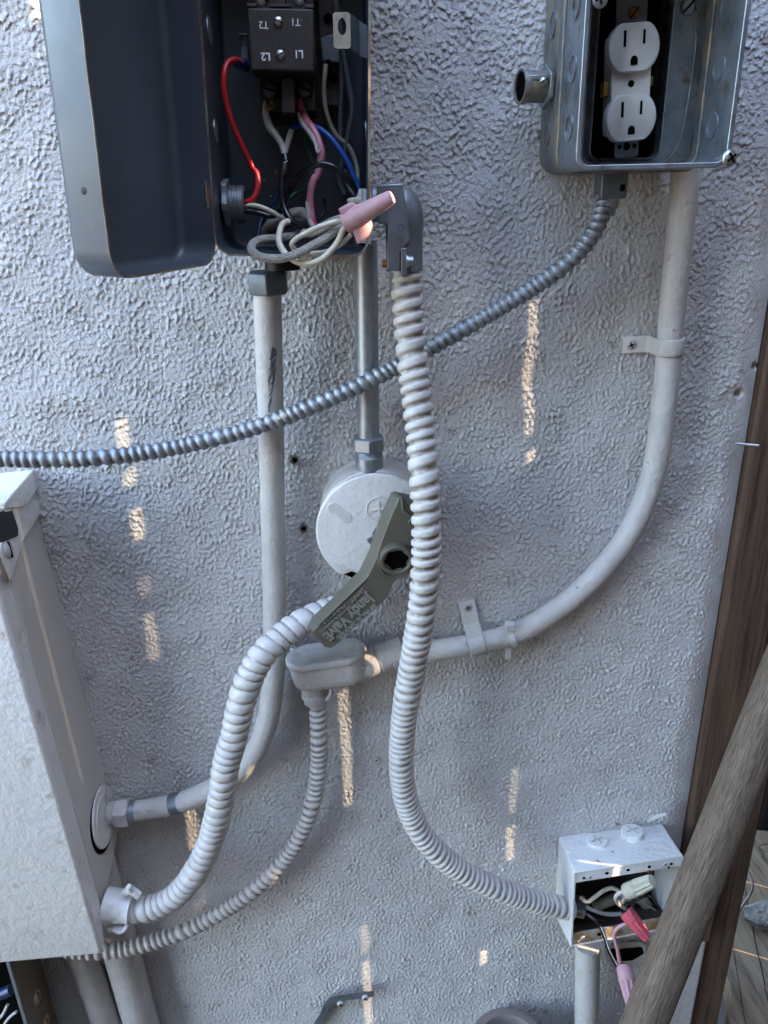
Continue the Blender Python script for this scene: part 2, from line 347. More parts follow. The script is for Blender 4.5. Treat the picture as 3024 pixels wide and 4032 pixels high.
def screw(parent, p, axis, r, h, m='steel', name='screw', slot='plus', ang=.3, slot_m='void'):
    mb = MB(); dome(mb, p, axis, r, h); s = build(name, mb, m, parent, angle=60)
    ax = Vector(axis).normalized(); u = Vector((math.cos(ang), 0, math.sin(ang))); u = (u - ax * u.dot(ax)).normalized(); v = ax.cross(u)
    b = MB(); q = Vector(p) + ax * (h * .80)
    for d, e in ((u, v), (v, u)) if slot == 'plus' else ((u, v),):
        L = r * (.62 if slot == 'plus' else .95); W = r * .12
        f = lambda A, B, C: tuple(q + d * A + ax * B + e * C)
        if slot == 'plus': b.box(f, -L, L, 0, h * .28, -W, W)
        else: b.box(f, -L, L, -h * .35, h * .24, -W, W)
    if parent is None or parent.parent is None: build('slot', b, slot_m, s, smooth=False)
    else:
        s.data.materials.append(M[slot_m])
        k = len(s.data.vertices); me = s.data
        import bmesh
        bm = bmesh.new(); bm.from_mesh(me); vs = [bm.verts.new(Vector(x) - Vector(parent['_b'])) for x in b.v]
        for f_ in b.f:
            nf = bm.faces.new([vs[i] for i in f_]); nf.material_index = 1
        bm.to_mesh(me); bm.free()
    return s
def text(name, s, p, right, up, size, depth, m, parent, align='CENTER', bold=0.):
    cu = bpy.data.curves.new(name, 'FONT'); cu.body = s; cu.size = size; cu.extrude = depth; cu.align_x = align; cu.align_y = 'CENTER'; cu.offset = bold
    to = bpy.data.objects.new('t', cu); sc.collection.objects.link(to)
    dg = bpy.context.evaluated_depsgraph_get(); me = bpy.data.meshes.new_from_object(to.evaluated_get(dg))
    bpy.data.objects.remove(to); me.name = name
    r = Vector(right).normalized(); u = Vector(up); u = (u - r * u.dot(r)).normalized(); n = r.cross(u)
    b = Vector(parent['_b'])
    for v in me.vertices:
        q = v.co.copy(); v.co = Vector(p) + r * q.x + u * q.y + n * q.z - b
    me.materials.clear(); me.materials.append(M[m])
    o = bpy.data.objects.new(name, me); sc.collection.objects.link(o); o.parent = parent; o['_b'] = parent['_b']; ALL.append(o); return o
def pxr(u, v, off, wpx):   # radius in metres of something wpx wide (in the 1659 px wide view)
    d = _M @ _dc(u * KD, v * KD); q = CAM + d * ((.66 - off) / d[1]); z = -(_M.T @ (q - CAM))[2]
    return wpx / 2 * z / 1662

# ------------------------------------------------------------------ setting
g = MB(); g.add([(-40, -40, 0), (40, -40, 0), (40, 40, 0), (-40, 40, 0)], [(0, 1, 2, 3)])
tag(build('ground', g, 'soil', smooth=False), kind='structure')

# stucco wall: one real relief mesh, fine where the photo looks, coarse beyond
def bandnoise(h, w_, lo, hi, seed, px, aniso=1.):
    rng = np.random.RandomState(seed); a = rng.randn(h, w_)
    fy = np.fft.fftfreq(h, px)[:, None] * aniso; fx = np.fft.fftfreq(w_, px)[None, :]
    f = np.sqrt(fx ** 2 + fy ** 2)
    H = np.exp(-(np.log(np.maximum(f, 1e-6) * math.sqrt(lo * hi)) / math.log(hi / lo) * 1.6) ** 2); H[0, 0] = 0
    b = np.fft.ifft2(np.fft.fft2(a) * H).real; return b / b.std()
PXN = .0005
NH, NW = 2540, 1800
n1 = bandnoise(NH, NW, .0015, .0031, 1, PXN, 1.35)
n2 = bandnoise(NH, NW, .0036, .008, 2, PXN, 1.25)
n5 = bandnoise(NH, NW, .025, .05, 9, PXN)
n3 = bandnoise(NH, NW, .0020, .0030, 3, PXN)
n4 = bandnoise(NH, NW, .05, .12, 5, PXN)
rough_ = 1 + .25 * np.clip(n5, -1.6, 1.6)
rsn = np.random.RandomState(77); nod = np.zeros(NH * NW, np.float32)
for cnt, r0, r1, hh in ((3500, .0016, .0028, .00095), (42000, .0010, .0016, .00080), (260000, .0006, .0010, .00052)):
    cz = rsn.rand(cnt) * NH; cx_ = rsn.rand(cnt) * NW; rr = (r0 + (r1 - r0) * rsn.rand(cnt)) / PXN; ha = hh * (.55 + .9 * rsn.rand(cnt)); el_ = rsn.uniform(.75, 1.5, cnt); an = rsn.rand(cnt) * 3.14
    K_ = int(r1 / PXN * 1.5) + 1; iz0 = np.floor(cz).astype(int); ix0 = np.floor(cx_).astype(int); ca_, sa_ = np.cos(an), np.sin(an)
    for dz in range(-K_, K_ + 1):
        for dx in range(-K_, K_ + 1):
            ex = ix0 + dx - cx_; ez = iz0 + dz - cz; u_ = (ex * ca_ + ez * sa_) / (rr * el_); v_ = (-ex * sa_ + ez * ca_) / rr
            q_ = 1 - (u_ * u_ + v_ * v_); ok = q_ > 0
            np.maximum.at(nod, ((iz0 + dz) % NH * NW + (ix0 + dx) % NW)[ok], (ha * np.sqrt(np.maximum(q_, 0)) )[ok].astype(np.float32))
nod = nod.reshape(NH, NW)
nod = (nod * 2 + np.roll(nod, 1, 0) + np.roll(nod, 1, 1) + np.roll(nod, -1, 0) + np.roll(nod, -1, 1)) / 6
relief = rough_ * .9 * (nod * (1 + .25 * np.clip(n2, -1.5, 2)) - .0003 + .00022 * n2 + .00006 * n1) + .0004 * n4
def axis_pts(segs):
    out = []
    for a, b, st in segs: out += list(np.arange(a, b, st))
    return np.array(out + [segs[-1][1]])
xs = axis_pts([(-1.8, -.50, .02), (-.50, .362, .00078)]); zs = axis_pts([(0, .40, .02), (.40, 1.63, .00078), (1.63, 2.6, .02)])
X, Z = np.meshgrid(xs, zs)
ix = ((X + 2) / PXN); iz = (Z / PXN)
def samp(a, ix, iz):
    x0 = np.floor(ix).astype(int); z0 = np.floor(iz).astype(int); fx = ix - x0; fz = iz - z0
    g_ = lambda i, j: a[j % NH, i % NW]
    return (g_(x0, z0) * (1 - fx) + g_(x0 + 1, z0) * fx) * (1 - fz) + (g_(x0, z0 + 1) * (1 - fx) + g_(x0 + 1, z0 + 1) * fx) * fz
Hh = samp(relief, ix, iz)
# broken edge beside the post
er = np.clip((X - .335) / .027, 0, 1); Hh = Hh * (1 - er) - er * er * .005
def pit(c, r, d):
    global Hh
    q = ((X - c[0]) ** 2 + (Z - c[2]) ** 2) / r ** 2; Hh = Hh - d * np.exp(-q ** 2)
pit(C5(268, 185), .0032, .004); pit(C5(325, 632), .0032, .004)
HOLE = crop(2700, 1200, .27136)(780, 1310); pit(HOLE, .004, .006); pit(crop(2700, 1200, .27136)(640, 1400), .012, .0015)
pit(crop(2700, 1200, .27136)(1035, 905), .003, .006)
nz, nx = X.shape
co = np.stack([X, -Hh, Z - np.where((X > -.50) & (Z > .40) & (Z < 1.63), 1.3, 0) * np.clip(Hh, -.002, .002) * (1 - er)], -1).reshape(-1, 3).astype(np.float32)
idx = np.arange(nz * nx).reshape(nz, nx)
q = np.stack([idx[:-1, :-1], idx[:-1, 1:], idx[1:, 1:], idx[1:, :-1]], -1).reshape(-1, 4)
me = bpy.data.meshes.new('wall_face'); me.vertices.add(len(co)); me.vertices.foreach_set('co', co.ravel())
me.loops.add(q.size); me.loops.foreach_set('vertex_index', q.ravel().astype(np.int32))
me.polygons.add(len(q)); me.polygons.foreach_set('loop_start', np.arange(0, q.size, 4, dtype=np.int32)); me.polygons.foreach_set('loop_total', np.full(len(q), 4, dtype=np.int32))
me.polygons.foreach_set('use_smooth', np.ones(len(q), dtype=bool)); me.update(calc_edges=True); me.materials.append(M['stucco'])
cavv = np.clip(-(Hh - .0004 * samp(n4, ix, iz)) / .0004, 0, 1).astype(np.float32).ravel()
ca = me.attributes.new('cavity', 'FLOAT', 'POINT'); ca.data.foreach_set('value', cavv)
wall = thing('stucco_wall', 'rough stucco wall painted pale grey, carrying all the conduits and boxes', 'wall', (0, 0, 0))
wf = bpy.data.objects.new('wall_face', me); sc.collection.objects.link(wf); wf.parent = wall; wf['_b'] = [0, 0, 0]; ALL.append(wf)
I3 = lambda a, b, c: (a, -b, c)
mb = MB(); mb.box(I3, -1.8, .36, -.16, -.012, 0, 2.6); build('wall_core', mb, 'stucco', wall, smooth=False)
mb = MB(); mb.box(I3, .30, .415, -.15, -.004, 0, .63); build('wall_foot', mb, 'paint', wall, bevel=.004)

# ------------------------------------------------------------------ unseen fences added to shade the wall and shape the sun
FX = .95; TE = math.tan(SUN_EL)
slots = []
def slot(p, zlo, zhi, wperp):       # an opening cut to aim a blade of sun at point p between heights zlo..zhi
    h = (FX - p[0]) / SDX; y = p[1] + h * SDY; ww = wperp * .34 / SDX + .006 * abs(SDY / SDX)
    slots.append((y - ww / 2 - .0013, y + ww / 2 - .0013, zlo + h * TE, zhi + h * TE))
slot((-.2, 0, 0), 1.248, 1.283, .0038); slot((-.2, 0, 0), 1.217, 1.236, .0036); slot((-.199, 0, 0), 1.165, 1.199, .0034); slot((-.203, 0, 0), 1.035, 1.09, .0015); slot((-.202, 0, 0), 1.105, 1.13, .0009)
slot((.157, 0, 0), 1.25, 1.372, .0020); slot((.160, 0, 0), 1.225, 1.24, .0026); slot((-.020, 0, 0), .838, .992, .0022)
slot((.161, 0, 0), .744, .80, .0022); slot((.161, 0, 0), .815, .88, .0010); slot((-.192, 0, 0), .79, .882, .0024); slot((-.196, 0, 0), .70, .74, .001)
slot((-.009, 0, 0), .484, .60, .0026); slot((-.010, 0, 0), .61, .66, .0015); slot((.167, 0, 0), .584, .603, .0040); slot((-.212, 0, 0), 1.567, 1.63, .006)
slot((.263, -.06, .79), .66, .812, .0034)
slot((-.283, -.046, 0), .93, 1.29, .0003)
tb = C3(1135, 480, .116); slot(tb, tb[2] - .008, tb[2] + .014, .007)
tb = C5(840, 1470, .042); slot(tb, tb[2] - .018, tb[2] + .02, .0026)
tb = D(565, 915, .05); slot(tb, tb[2] - .004, tb[2] + .005, .002)
tb = D(545, 395, .05); slot(tb, tb[2] - .01, tb[2] + .016, .004)
slot((.591, .264, .4), .36, .44, .0032); slot((.536, .136, .4), .36, .44, .0036)
tb = R3(770, 1010, .085); slot(tb, tb[2] - .012, tb[2] + .012, .004)
def fence(name, label):
    th_ = thing(name, label, 'fence', (FX, 0, 0))
    ys = sorted({-2.4, .8} | {s[0] for s in slots} | {s[1] for s in slots}); zz = sorted({0., 3.7} | {s[2] for s in slots} | {s[3] for s in slots})
    mb = MB()
    def hole(y, z): return any(s[0] < y < s[1] and s[2] < z < s[3] for s in slots)
    for i in range(len(ys) - 1):
        run = None
        for j in range(len(zz) - 1):
            h = hole((ys[i] + ys[i + 1]) / 2, (zz[j] + zz[j + 1]) / 2)
            if not h and run is None: run = zz[j]
            if run is not None and (h or j == len(zz) - 2):
                top = zz[j] if h else zz[j + 1]
                mb.box(lambda a, b, c: (a, b, c), FX, FX + .006, ys[i], ys[i + 1], run, top); run = None
    build('board', mb, 'fencewood', th_, smooth=False)
    for y in (-2.4, -1.5, .8):
        mb = MB(); mb.box(lambda a, b, c: (a, b, c), FX + .007, FX + .09, y, y + .09, 0, 2.75); build('post', mb, 'fencewood', th_, bevel=.004)
fence('added_slot_fence', 'unseen board fence added at far right, its openings cut to aim the sun streaks')  # added out of view as a mask; its openings draw the sun streaks
th_ = thing('added_bounce_fence', 'unseen board fence added opposite the stucco wall to block low sky and bounce warm light', 'fence', (0, -1.3, 0))  # added out of view to block low sky and bounce warm light
for k in range(16):
    mb = MB(); mb.box(lambda a, b, c: (a, b, c), -1.22 + k * .14, -1.22 + k * .14 + .136, -1.32, -1.30, 0, 2.8); build('board', mb, 'fencewood', th_, smooth=False)

# ------------------------------------------------------------------ wooden post, dark boards, plank, pole
mb = MB(); mb.box(I3, .3635, .413, -.09, .006, .60, 2.2)
tag(build('wooden_post', mb, 'post', bevel=.003), 'brown stained wooden post standing against the right edge of the stucco wall', 'post')
mb = MB(); mb.box(I3, .4165, .455, -.13, -.012, .0, 2.2)
tag(build('dark_board', mb, 'post', bevel=.002), 'darker brown vertical board right behind the brown wooden post', 'board')
for k in range(7):
    mb = MB(); mb.box(I3, .46 + k * .10, .555 + k * .10, -.62, -.60, 0, 2.2)
    if k == 0: bf = thing('back_fence', 'near black vertical board fence in deep shade behind the plank', 'fence', (.46, .6, 0))
    build('board', mb, 'darkwood', bf, bevel=.002)
# horizontal plank, lower right
a = np.array(PZ(2700 + 340 * .331, 3300 + 820 * .331, .4)); b = np.array(PZ(2700 + 550 * .331, 3300 + 2200 * .331, .4))
dv = (a - b); dv /= np.linalg.norm(dv); rt = np.array([dv[1], -dv[0], 0])
o = b - dv * .25
PLF = lambda x, y, z: tuple(o + rt * x + dv * y + np.array([0, 0, z]))
pl = thing('weathered_plank', 'wide cracked grey plank lying flat at lower right', 'plank', PLF(.1, .2, -.04))
mb = MB()
n_ = 24; topl = [(0 + .004 * math.sin(k * 1.7), k * .62 / n_) for k in range(n_ + 1)]
poly = topl + [(.34, .66), (.34, 0)]
mb.loft([[PLF(x, y, -.04) for x, y in poly], [PLF(x, y, 0) for x, y in poly]]); build('plank_board', mb, 'plank', pl, bevel=.004)
mb = MB()
for x0, ph in ((.052, 0), (.125, 2), (.018, 4)):
    l = []
    for k in range(31):
        y = .0 + k * .60 / 30; x = x0 + .0008 * math.sin(k * .5 + ph) + .0004 * math.sin(k * 1.9 + ph); l.append((x, y))
    wd = .0006 if x0 != .018 else .0004
    mb.loft([[PLF(x - wd, y, .0008) for x, y in l], [PLF(x + wd, y, .0008) for x, y in l]], cap0=False, cap1=False, closed=False)
build('crack', mb, 'void', pl, smooth=False)
sp = [(.058, .0), (.055, .15), (.058, .235), (.066, .262), (.078, .266), (.086, .25), (.095, .22), (.112, .20), (.118, .15), (.12, 0)]
mb = MB(); mb.add([PLF(x, y, .0012) for x, y in sp], [tuple(range(len(sp)))]); build('stain', mb, 'plankstain', pl, smooth=False)
mb = MB(); mb.box(PLF, .02, .30, .02, .60, -.40, -.042)
tag(build('support_block', mb, 'darkwood'), 'dark timber block under the grey plank', 'block')
W2 = lambda a_, b_, z: PZ(2700 + a_ * .331, 3300 + b_ * .331, z)
tag(build('bent_wire', tube([W2(285, 945, .415), W2(330, 960, .412), (W2(420, 940, .41)), W2(520, 912, .412), W2(610, 900, .42), W2(680, 800, .43), W2(765, 670, .44), W2(800, 570, .44), W2(765, 450, .43), W2(690, 350, .42), W2(595, 262, .415)], .0019, .003, 10), 'oldwire'), 'thick dull wire bent in an arc across the grey plank', 'wire')
tag(build('thin_wire', tube([W2(1010, 60, .43), W2(930, 72, .43), (W2(880, 90, .43)), W2(885, 130, .42), W2(935, 165, .412), W2(900, 200, .41), W2(930, 250, .406), W2(1010, 275, .405)], .0009, .003, 8), 'oldwire'), 'small curled wire at the far end of the grey plank', 'wire')
rk = MB(); c0 = np.array(W2(1055, 925, .42)); rs = np.random.RandomState(8)
loops = []
for k in range(9):
    h = -1 + 2 * k / 8; rr = math.sqrt(max(0, 1 - h * h)) + .02; l = []
    for j in range(14):
        t = j * 6.2832 / 14; s_ = 1 + .22 * math.sin(2 * t + k * .5) + .14 * rs.randn() * .6
        l.append(c0 + np.array([math.cos(t) * rr * .036 * s_, math.sin(t) * rr * .024 * s_, h * .018]))
    loops.append(l)
rk.loft(loops); tag(build('rock', rk, 'rock', angle=25), 'pale grey broken rock on the cracked plank', 'rock')
# leaning pole
pa = np.array(D(1382, 2232, .22)); pb = np.array(D(1592, 1700, .150)); dr = pb - pa; dr /= np.linalg.norm(dr)
rp = .0166
cpts = [pa - dr * .25, pa, (pa + pb) / 2, pb, pb + dr * .35]
pm = tube(cpts, rp, .01, 32)
fr_u = np.cross(dr, [0, 1, 0]); fr_u /= np.linalg.norm(fr_u)
# squarish rounded section
V = np.array(pm.v); c_, tt_ = resample(cpts, .01); sg = 32
Vn = []
for i in range(len(c_)):
    for j in range(sg):
        q_ = V[i * sg + j] - c_[i]; t = math.atan2(q_.dot(fr_u), -q_[1]); k = 1 / ((abs(math.cos(t)) ** 3.2 + abs(math.sin(t)) ** 3.2) ** (1 / 3.2))
        Vn.append(tuple(c_[i] + q_ * (1 + (k - 1) * .8) * (1 + .006 * math.sin(7 * t + i * .05))))
pm.v = Vn
pole = build('leaning_pole', pm, None)
tag(pole, 'weathered grey wooden pole leaning across the lower right corner', 'pole')
gm = woodmat('pole_grain', (.19, .138, .095), (.10, .072, .050), (.045, .032, .022), (1, 1, 1), .8, .0012, 1.)
# grain runs along the pole: use its UV (around, along)
t = gm.node_tree; mpn = t.nodes.new('ShaderNodeMapping'); uvn = t.nodes.new('ShaderNodeUVMap')
mpn.inputs['Scale'].default_value = (46, 22, 1); t.links.new(uvn.outputs[0], mpn.inputs[0])
for nd in t.nodes:
    if nd.type == 'TEX_NOISE':
        for l in list(nd.inputs['Vector'].links): t.links.remove(l)
        t.links.new(mpn.outputs[0], nd.inputs['Vector']); nd.inputs['Scale'].default_value = 1.4 if nd.inputs['Detail'].default_value < 4.5 else 2.6
        nd.inputs['Distortion'].default_value = .35
pole.data.materials.append(gm)
nl0 = crop(2700, 1200, .27136)(690, 2010, .006); nl1 = crop(2700, 1200, .27136)(1060, 2045, .012)
mb = MB(); ax = Vector(nl1) - Vector(nl0); mb.lathe(nl0, ax, [(0, .0001), (.004, .0013), (ax.length, .0013)], 10)
nail = build('bent_nail', mb, 'steel'); tag(nail, 'galvanized nail sticking out of the wooden post over the stucco', 'nail')

# ------------------------------------------------------------------ grey electrical enclosure
fb = frame((-.0905, 0, 1.4165), (1, 0, -.035), (.035, 0, 1), OUT)
BW, BD = .108, .09
box = thing('grey_enclosure', 'open dark grey metal enclosure full of coloured wires, lid swung left', 'electrical box', fb(BW / 2, 0, 0))
build('box_shell', pan(fb, BW, 0, .25, BD, .013, .004, .0016), 'greybox', box)
# pale steel discs standing in for the bright wall seen through knockout holes
for (p_, s_) in ((C2(105, 270, .06), .0085), (C2(195, 1140, .06), .0075), (C2(1548, 1140, .06), .0065)):
    mb = MB(); sx = 1 if p_[0] < -.04 else -1
    xw = (fb(.0018, .06, p_[2] - 1.4165)[0] if sx > 0 else fb(BW - .0018, .06, p_[2] - 1.4165)[0])
    mb.lathe((xw, -.062, p_[2]), (sx, 0, 0), [(0, s_), (.0006, s_), (.0008, s_ * .8), (.001, .0001)], 20)
    build('knockout', mb, 'galv', box)
# lid
H = np.array(fb(0, BD, 0)); p_ = np.array([-.42, -.91, -.01]); p_ /= np.linalg.norm(p_); nr = np.array([.91, -.42, 0]); nr /= np.linalg.norm(nr)
FDp = .029
ol = H - nr * FDp + p_ * .0012 + np.array([.0016, 0, -.004])
lf = frame(ol, p_, (.052, 0, 1), nr)
lid = build('lid', pan(lf, .109, 0, .26, FDp, .016, .0065, .0014), 'lid', box); lid['label'] = 'lighter grey lid standing open'
dmp = lf(.1089, .017, .048)
mb = MB(); dome(mb, dmp, p_, .0022, .0003); build('dimple_shade', mb, 'black', lid)  # black dome stands in for the shade inside the pressed hollow
build('worn_lit_edge', hoop(lf, .109, 0, .26, FDp - .0001, FDp + .0002, .016, .0012), 'edge', lid)
build('worn_lit_edge', hoop(fb, BW, 0, .25, BD - .0001, BD + .0002, .013, .0014), 'edge', box)
hb = MB(); hx = lambda a, b, c: tuple(H + np.array([a, -b, c]))
hb.lathe(H + np.array([-.001, -.001, .031]), (0, 0, 1), [(0, .0017), (.017, .0017)], 12); build('hinge', hb, 'chrome', box)
hb = MB(); hb.lathe(H + np.array([.0004, -.001, .035]), (0, 0, 1), [(0, .0021), (.009, .0021)], 12); build('hinge_pin', hb, 'rust', box)
# locknut and nipple through left wall
c_ = np.array(C3(205, 335, .052)); c_[0] = fb(.0016, 0, 0)[0] + .001
mb = MB()
lp_ = []
for i in range(24):
    t = i * 2 * math.pi / 24; r = .0175 if (i % 4) in (0, 1) else .0145; lp_.append((r * math.cos(t), r * math.sin(t)))
mb.loft([[c_ + np.array([h, a_, b_]) for a_, b_ in lp_] for h in (.002, .0062)])
ln = build('locknut', mb, 'zinc', box, bevel=.0006)
mb = MB(); th = []
for k in range(22): th.append((.0062 + k * .00045, .0122 + (.0007 if k % 4 < 2 else 0)))
th += [(.0165, .0122), (.0172, .0115), (.0172, .0100), (.004, .0098)]
mb.lathe(c_, (1, .0, -.05), th, 28); build('threaded_nipple', mb, 'zinc', box)
# contactor block
fc = frame(C2(795, 345, .075), (1, 0, -.03), (.03, 0, 1), OUT)
ct = thing('tmp', 'x', 'x', (0, 0, 0)); bpy.data.objects.remove(ct); ALL.pop()
sx0, sx1, sz0, sz1 = -.0215, .0212, -.0182, .0178
mb = MB(); mb.box(fc, sx0, sx1, -.036, 0, sz0, sz1); con = build('contactor', mb, 'bakelite', box, bevel=.0014)
mb = MB(); mb.box(fc, sx0 + .002, sx1 - .001, -.070, -.037, sz0 - .020, sz1 + .03); build('contactor_base', mb, 'bakelite', con, bevel=.001)
mb = MB(); mb.box(fc, sx0 + .002, sx1 + .012, -.0705, -.066, sz0 - .026, sz1 + .03); build('mounting_plate', mb, 'bakegrey', con)
mb = MB(); mb.box(fc, sx0 + .009, sx1 - .003, -.045, -.037, sz0 - .012, sz0 - .001)
mb.box(fc, sx0 + .006, sx1 - .001, -.06, -.045, sz0 - .022, sz0 - .001); build('terminal_shelf', mb, 'black', con, bevel=.0006)
mb = MB(); mb.box(fc, -.0025, .0065, -.036, -.012, sz0 - .0235, sz0 - .002); build('divider_tongue', mb, 'bakegrey', con, bevel=.0008)
mb = MB(); mb.box(fc, sx0, sx0 + .0065, -.02, .0, sz1 + .0003, sz1 + .0022); mb.box(fc, sx0 + .014, sx1 - .0145, -.02, 0, sz1 + .0003, sz1 + .0022); mb.box(fc, sx1 - .006, sx1, -.02, 0, sz1 + .0003, sz1 + .0022)
mb.box(fc, sx0 + .018, sx1 - .018, -.02, -.001, sz1 + .0022, sz1 + .012); build('top_tabs', mb, 'bakegrey', con, bevel=.0004)
for a_, b_ in ((765, 187), (782, 475)):
    screw(con, C2(a_, b_, .0752), (0, -1, .1), .0030, .0013, 'steel', 'screw', 'minus', .5 if b_ > 300 else -.4)
for a_, b_ in ((690, 785), (990, 780)): screw(con, C2(a_, b_, .040), (0, -1, .1), .0054, .002, 'darkzinc', 'terminal_screw', 'minus', -.3)
for a_, b_ in ((622, 5), (955, 2)): screw(con, C2(a_, b_ - 10, .055), (0, -1, .1), .0046, .002, 'steel', 'terminal_screw', 'minus', -.3)
TR, TU = (-1, 0, .0), (0, 0, -1)
for s_, a_, b_ in (('T2', 637, 215), ('T1', 915, 190), ('L2', 655, 490), ('L1', 943, 468)):
    text('lettering', s_, C2(a_, b_, .0752), (-1, 0, .05 if s_[0] == 'T' else .02), TU, .0063 if s_[0] == 'L' else .0058, .00012, 'white_mark', con, bold=.00018 if s_[0] == 'L' else .00003)
# side brackets
mb = MB(); mb.hexa([C2(410, 292, .05), C2(485, 292, .05), C2(495, 305, .05), C2(415, 303, .05)], [C2(410, 292, .02), C2(485, 292, .02), C2(495, 305, .02), C2(415, 303, .02)])
mb.hexa([C2(430, 305, .045), C2(490, 305, .045), C2(500, 520, .045), C2(445, 500, .045)], [C2(430, 305, .03), C2(490, 305, .03), C2(500, 520, .03), C2(445, 500, .03)])
build('side_terminal', mb, 'darkzinc', con, bevel=.0003)
mb = MB(); mb.hexa([C2(1112, -60, .020), C2(1255, -60, .020), C2(1300, 920, .020), C2(1150, 920, .020)], [C2(1112, -60, .010), C2(1255, -60, .010), C2(1300, 920, .010), C2(1150, 920, .010)])
build('backing_strip', mb, 'bakegrey', box, bevel=.0003)
mb = MB(); mb.hexa([C2(1135, 330, .034), C2(1290, 280, .034), C2(1300, 545, .034), C2(1150, 530, .034)], [C2(1135, 330, .024), C2(1290, 280, .024), C2(1300, 545, .024), C2(1150, 530, .024)])
build('coil_bracket', mb, 'darkzinc', box, bevel=.0006)
for a_, b_, r_ in ((1195, 160, .0032), (1245, 680, .0032), (1200, 545, .0022)):
    mb = MB(); mb.lathe(C2(a_, b_, .0212 if b_ != 545 else .0345), (0, -1, 0), [(0, r_), (.0003, r_ * .96), (.0004, .0001)], 16); build('bolt_hole', mb, 'void', box)
# latch clip
def clip(a_, b_, off): return C2(a_, b_, off)
cl = MB()
fcl = frame(C2(1310, 262, .080), (1, 0, -.02), (.02, 0, 1), OUT)
ol_ = rrect(-.0050, .0062, -.0105, .0098, .0022)
hl_ = [(.0000 + .0028 * math.cos(t), .0018 + .0048 * math.sin(t)) for t in [2 * math.pi * i / 24 for i in range(24)]]
def ring2(fr, outer, inner, b0, b1):
    m2 = MB(); n = len(outer)
    # match nearest angles
    l = lambda pts, b: [fr(a, b, c) for a, c in pts]
    m2.loft([l(outer, b0), l(outer, b1), l(inner, b1), l(inner, b0), l(outer, b0)], cap0=False, cap1=False); return m2
hl_ = [(.0008 + .0028 * math.cos(math.radians(7.5 + 15 * i)), .0018 + .0048 * math.sin(math.radians(7.5 + 15 * i))) for i in range(24)]
lc = build('latch_clip', ring2(fcl, ol_, hl_, 0, .0009), 'chrome', box)
mb = MB(); mb.hexa([fcl(.0060, .0009, .0096), fcl(.0120, -.006, .0066), fcl(.0120, -.006, -.0135), fcl(.0060, .0009, -.0105)], [fcl(.0060, 0, .0096), fcl(.0112, -.0066, .0066), fcl(.0112, -.0066, -.0135), fcl(.0060, 0, -.0105)])
mb.hexa([fcl(.0120, -.006, .0066), fcl(.0182, -.006, .003), fcl(.0182, -.006, -.0155), fcl(.0120, -.006, -.0135)], [fcl(.0120, -.0068, .0066), fcl(.0182, -.0068, .003), fcl(.0182, -.0068, -.0155), fcl(.0120, -.0068, -.0135)])
build('clip_arm', mb, 'darkzinc', box, bevel=.0003)

# ------------------------------------------------------------------ wires
def wire(name, label, pts, r, m, cat='wire', seg=14, wob=0., sheath=True):
    o_ = build(name, tube(pts, r, .0015, seg, wob=wob), m); return tag(o_, label, cat)
wire('red_wire', 'bright red wire looping down the left inside the grey enclosure', [C2(455, 550, .05), C2(400, 522, .052), C2(330, 545, .056), C2(295, 640, .06), C2(292, 780, .06), C2(320, 930, .058), C2(380, 1110, .055), C2(470, 1310, .052), C2(550, 1470, .05), C3(432, 130, .052), C3(440, 220, .055), C3(418, 290, .057), C3(370, 325, .057), C3(300, 332, .055), C3(255, 334, .053)], .00205, 'red')
wire('terminal_boot', 'small dark blue boot at the top end of the red wire', [C2(500, 585, .044), C2(450, 560, .048), C2(400, 555, .052)], .0034, 'navy', 'boot')
wire('blue_wire', 'blue wire arching to the right inside the grey enclosure', [C2(860, 1150, .03), C2(900, 1105, .034), C2(980, 1090, .04), C2(1090, 1105, .045), C2(1200, 1180, .048), C2(1300, 1300, .05), C2(1380, 1430, .05), C2(1425, 1540, .05), C3(1085, 180, .05), C3(1100, 260, .05)], .0019, 'blue')
wire('grey_cable', 'dark grey cable hanging down the right side of the grey enclosure', [C2(1262, -60, .03), C2(1280, 80, .028), C2(1310, 300, .026), C2(1345, 550, .026), C2(1385, 760, .026), C2(1410, 930, .028), C2(1385, 1100, .028), C2(1345, 1290, .03), C2(1300, 1480, .03), C3(970, 110, .03), C3(975, 200, .03), C3(1010, 280, .032)], .0021, 'greywire', 'cable')
wire('grey_cable', 'thinner dark grey cable left of the other in the grey enclosure', [C2(1300, 380, .024), C2(1315, 700, .024), C2(1305, 1100, .022), C2(1310, 1350, .024), C2(1340, 1500, .026), C3(1010, 120, .03), C3(1030, 220, .035), C3(1075, 290, .04)], .0018, 'greywire', 'cable')
wire('tan_wire', 'tan wire from the right terminal of the block, ending behind the blue wire', [C2(1180, 560, .036), C2(1170, 650, .036), C2(1162, 780, .034), C2(1172, 920, .032), C2(1210, 1060, .03), C2(1270, 1180, .03), C2(1370, 1270, .03), C2(1430, 1380, .03), C2(1455, 1500, .032), C3(1092, 160, .034), C3(1100, 270, .036)], .0017, 'tanwire')
wire('pink_wire', 'faded magenta wire with peeling jacket under the right terminal screw', [C2(945, 870, .042), C2(965, 950, .045), C2(1000, 1040, .05), C2(1070, 1130, .055), C2(1118, 1230, .058), C2(1138, 1330, .06), C2(1125, 1440, .06), C2(1095, 1545, .06), C3(815, 160, .06), C3(790, 230, .06), C3(780, 300, .06), C3(785, 380, .06), C3(797, 450, .062), C3(825, 520, .065)], [.0026, .0029, .0026, .0025, .0027, .0024, .0027, .0028, .0026], 'pinkwire', wob=.04)
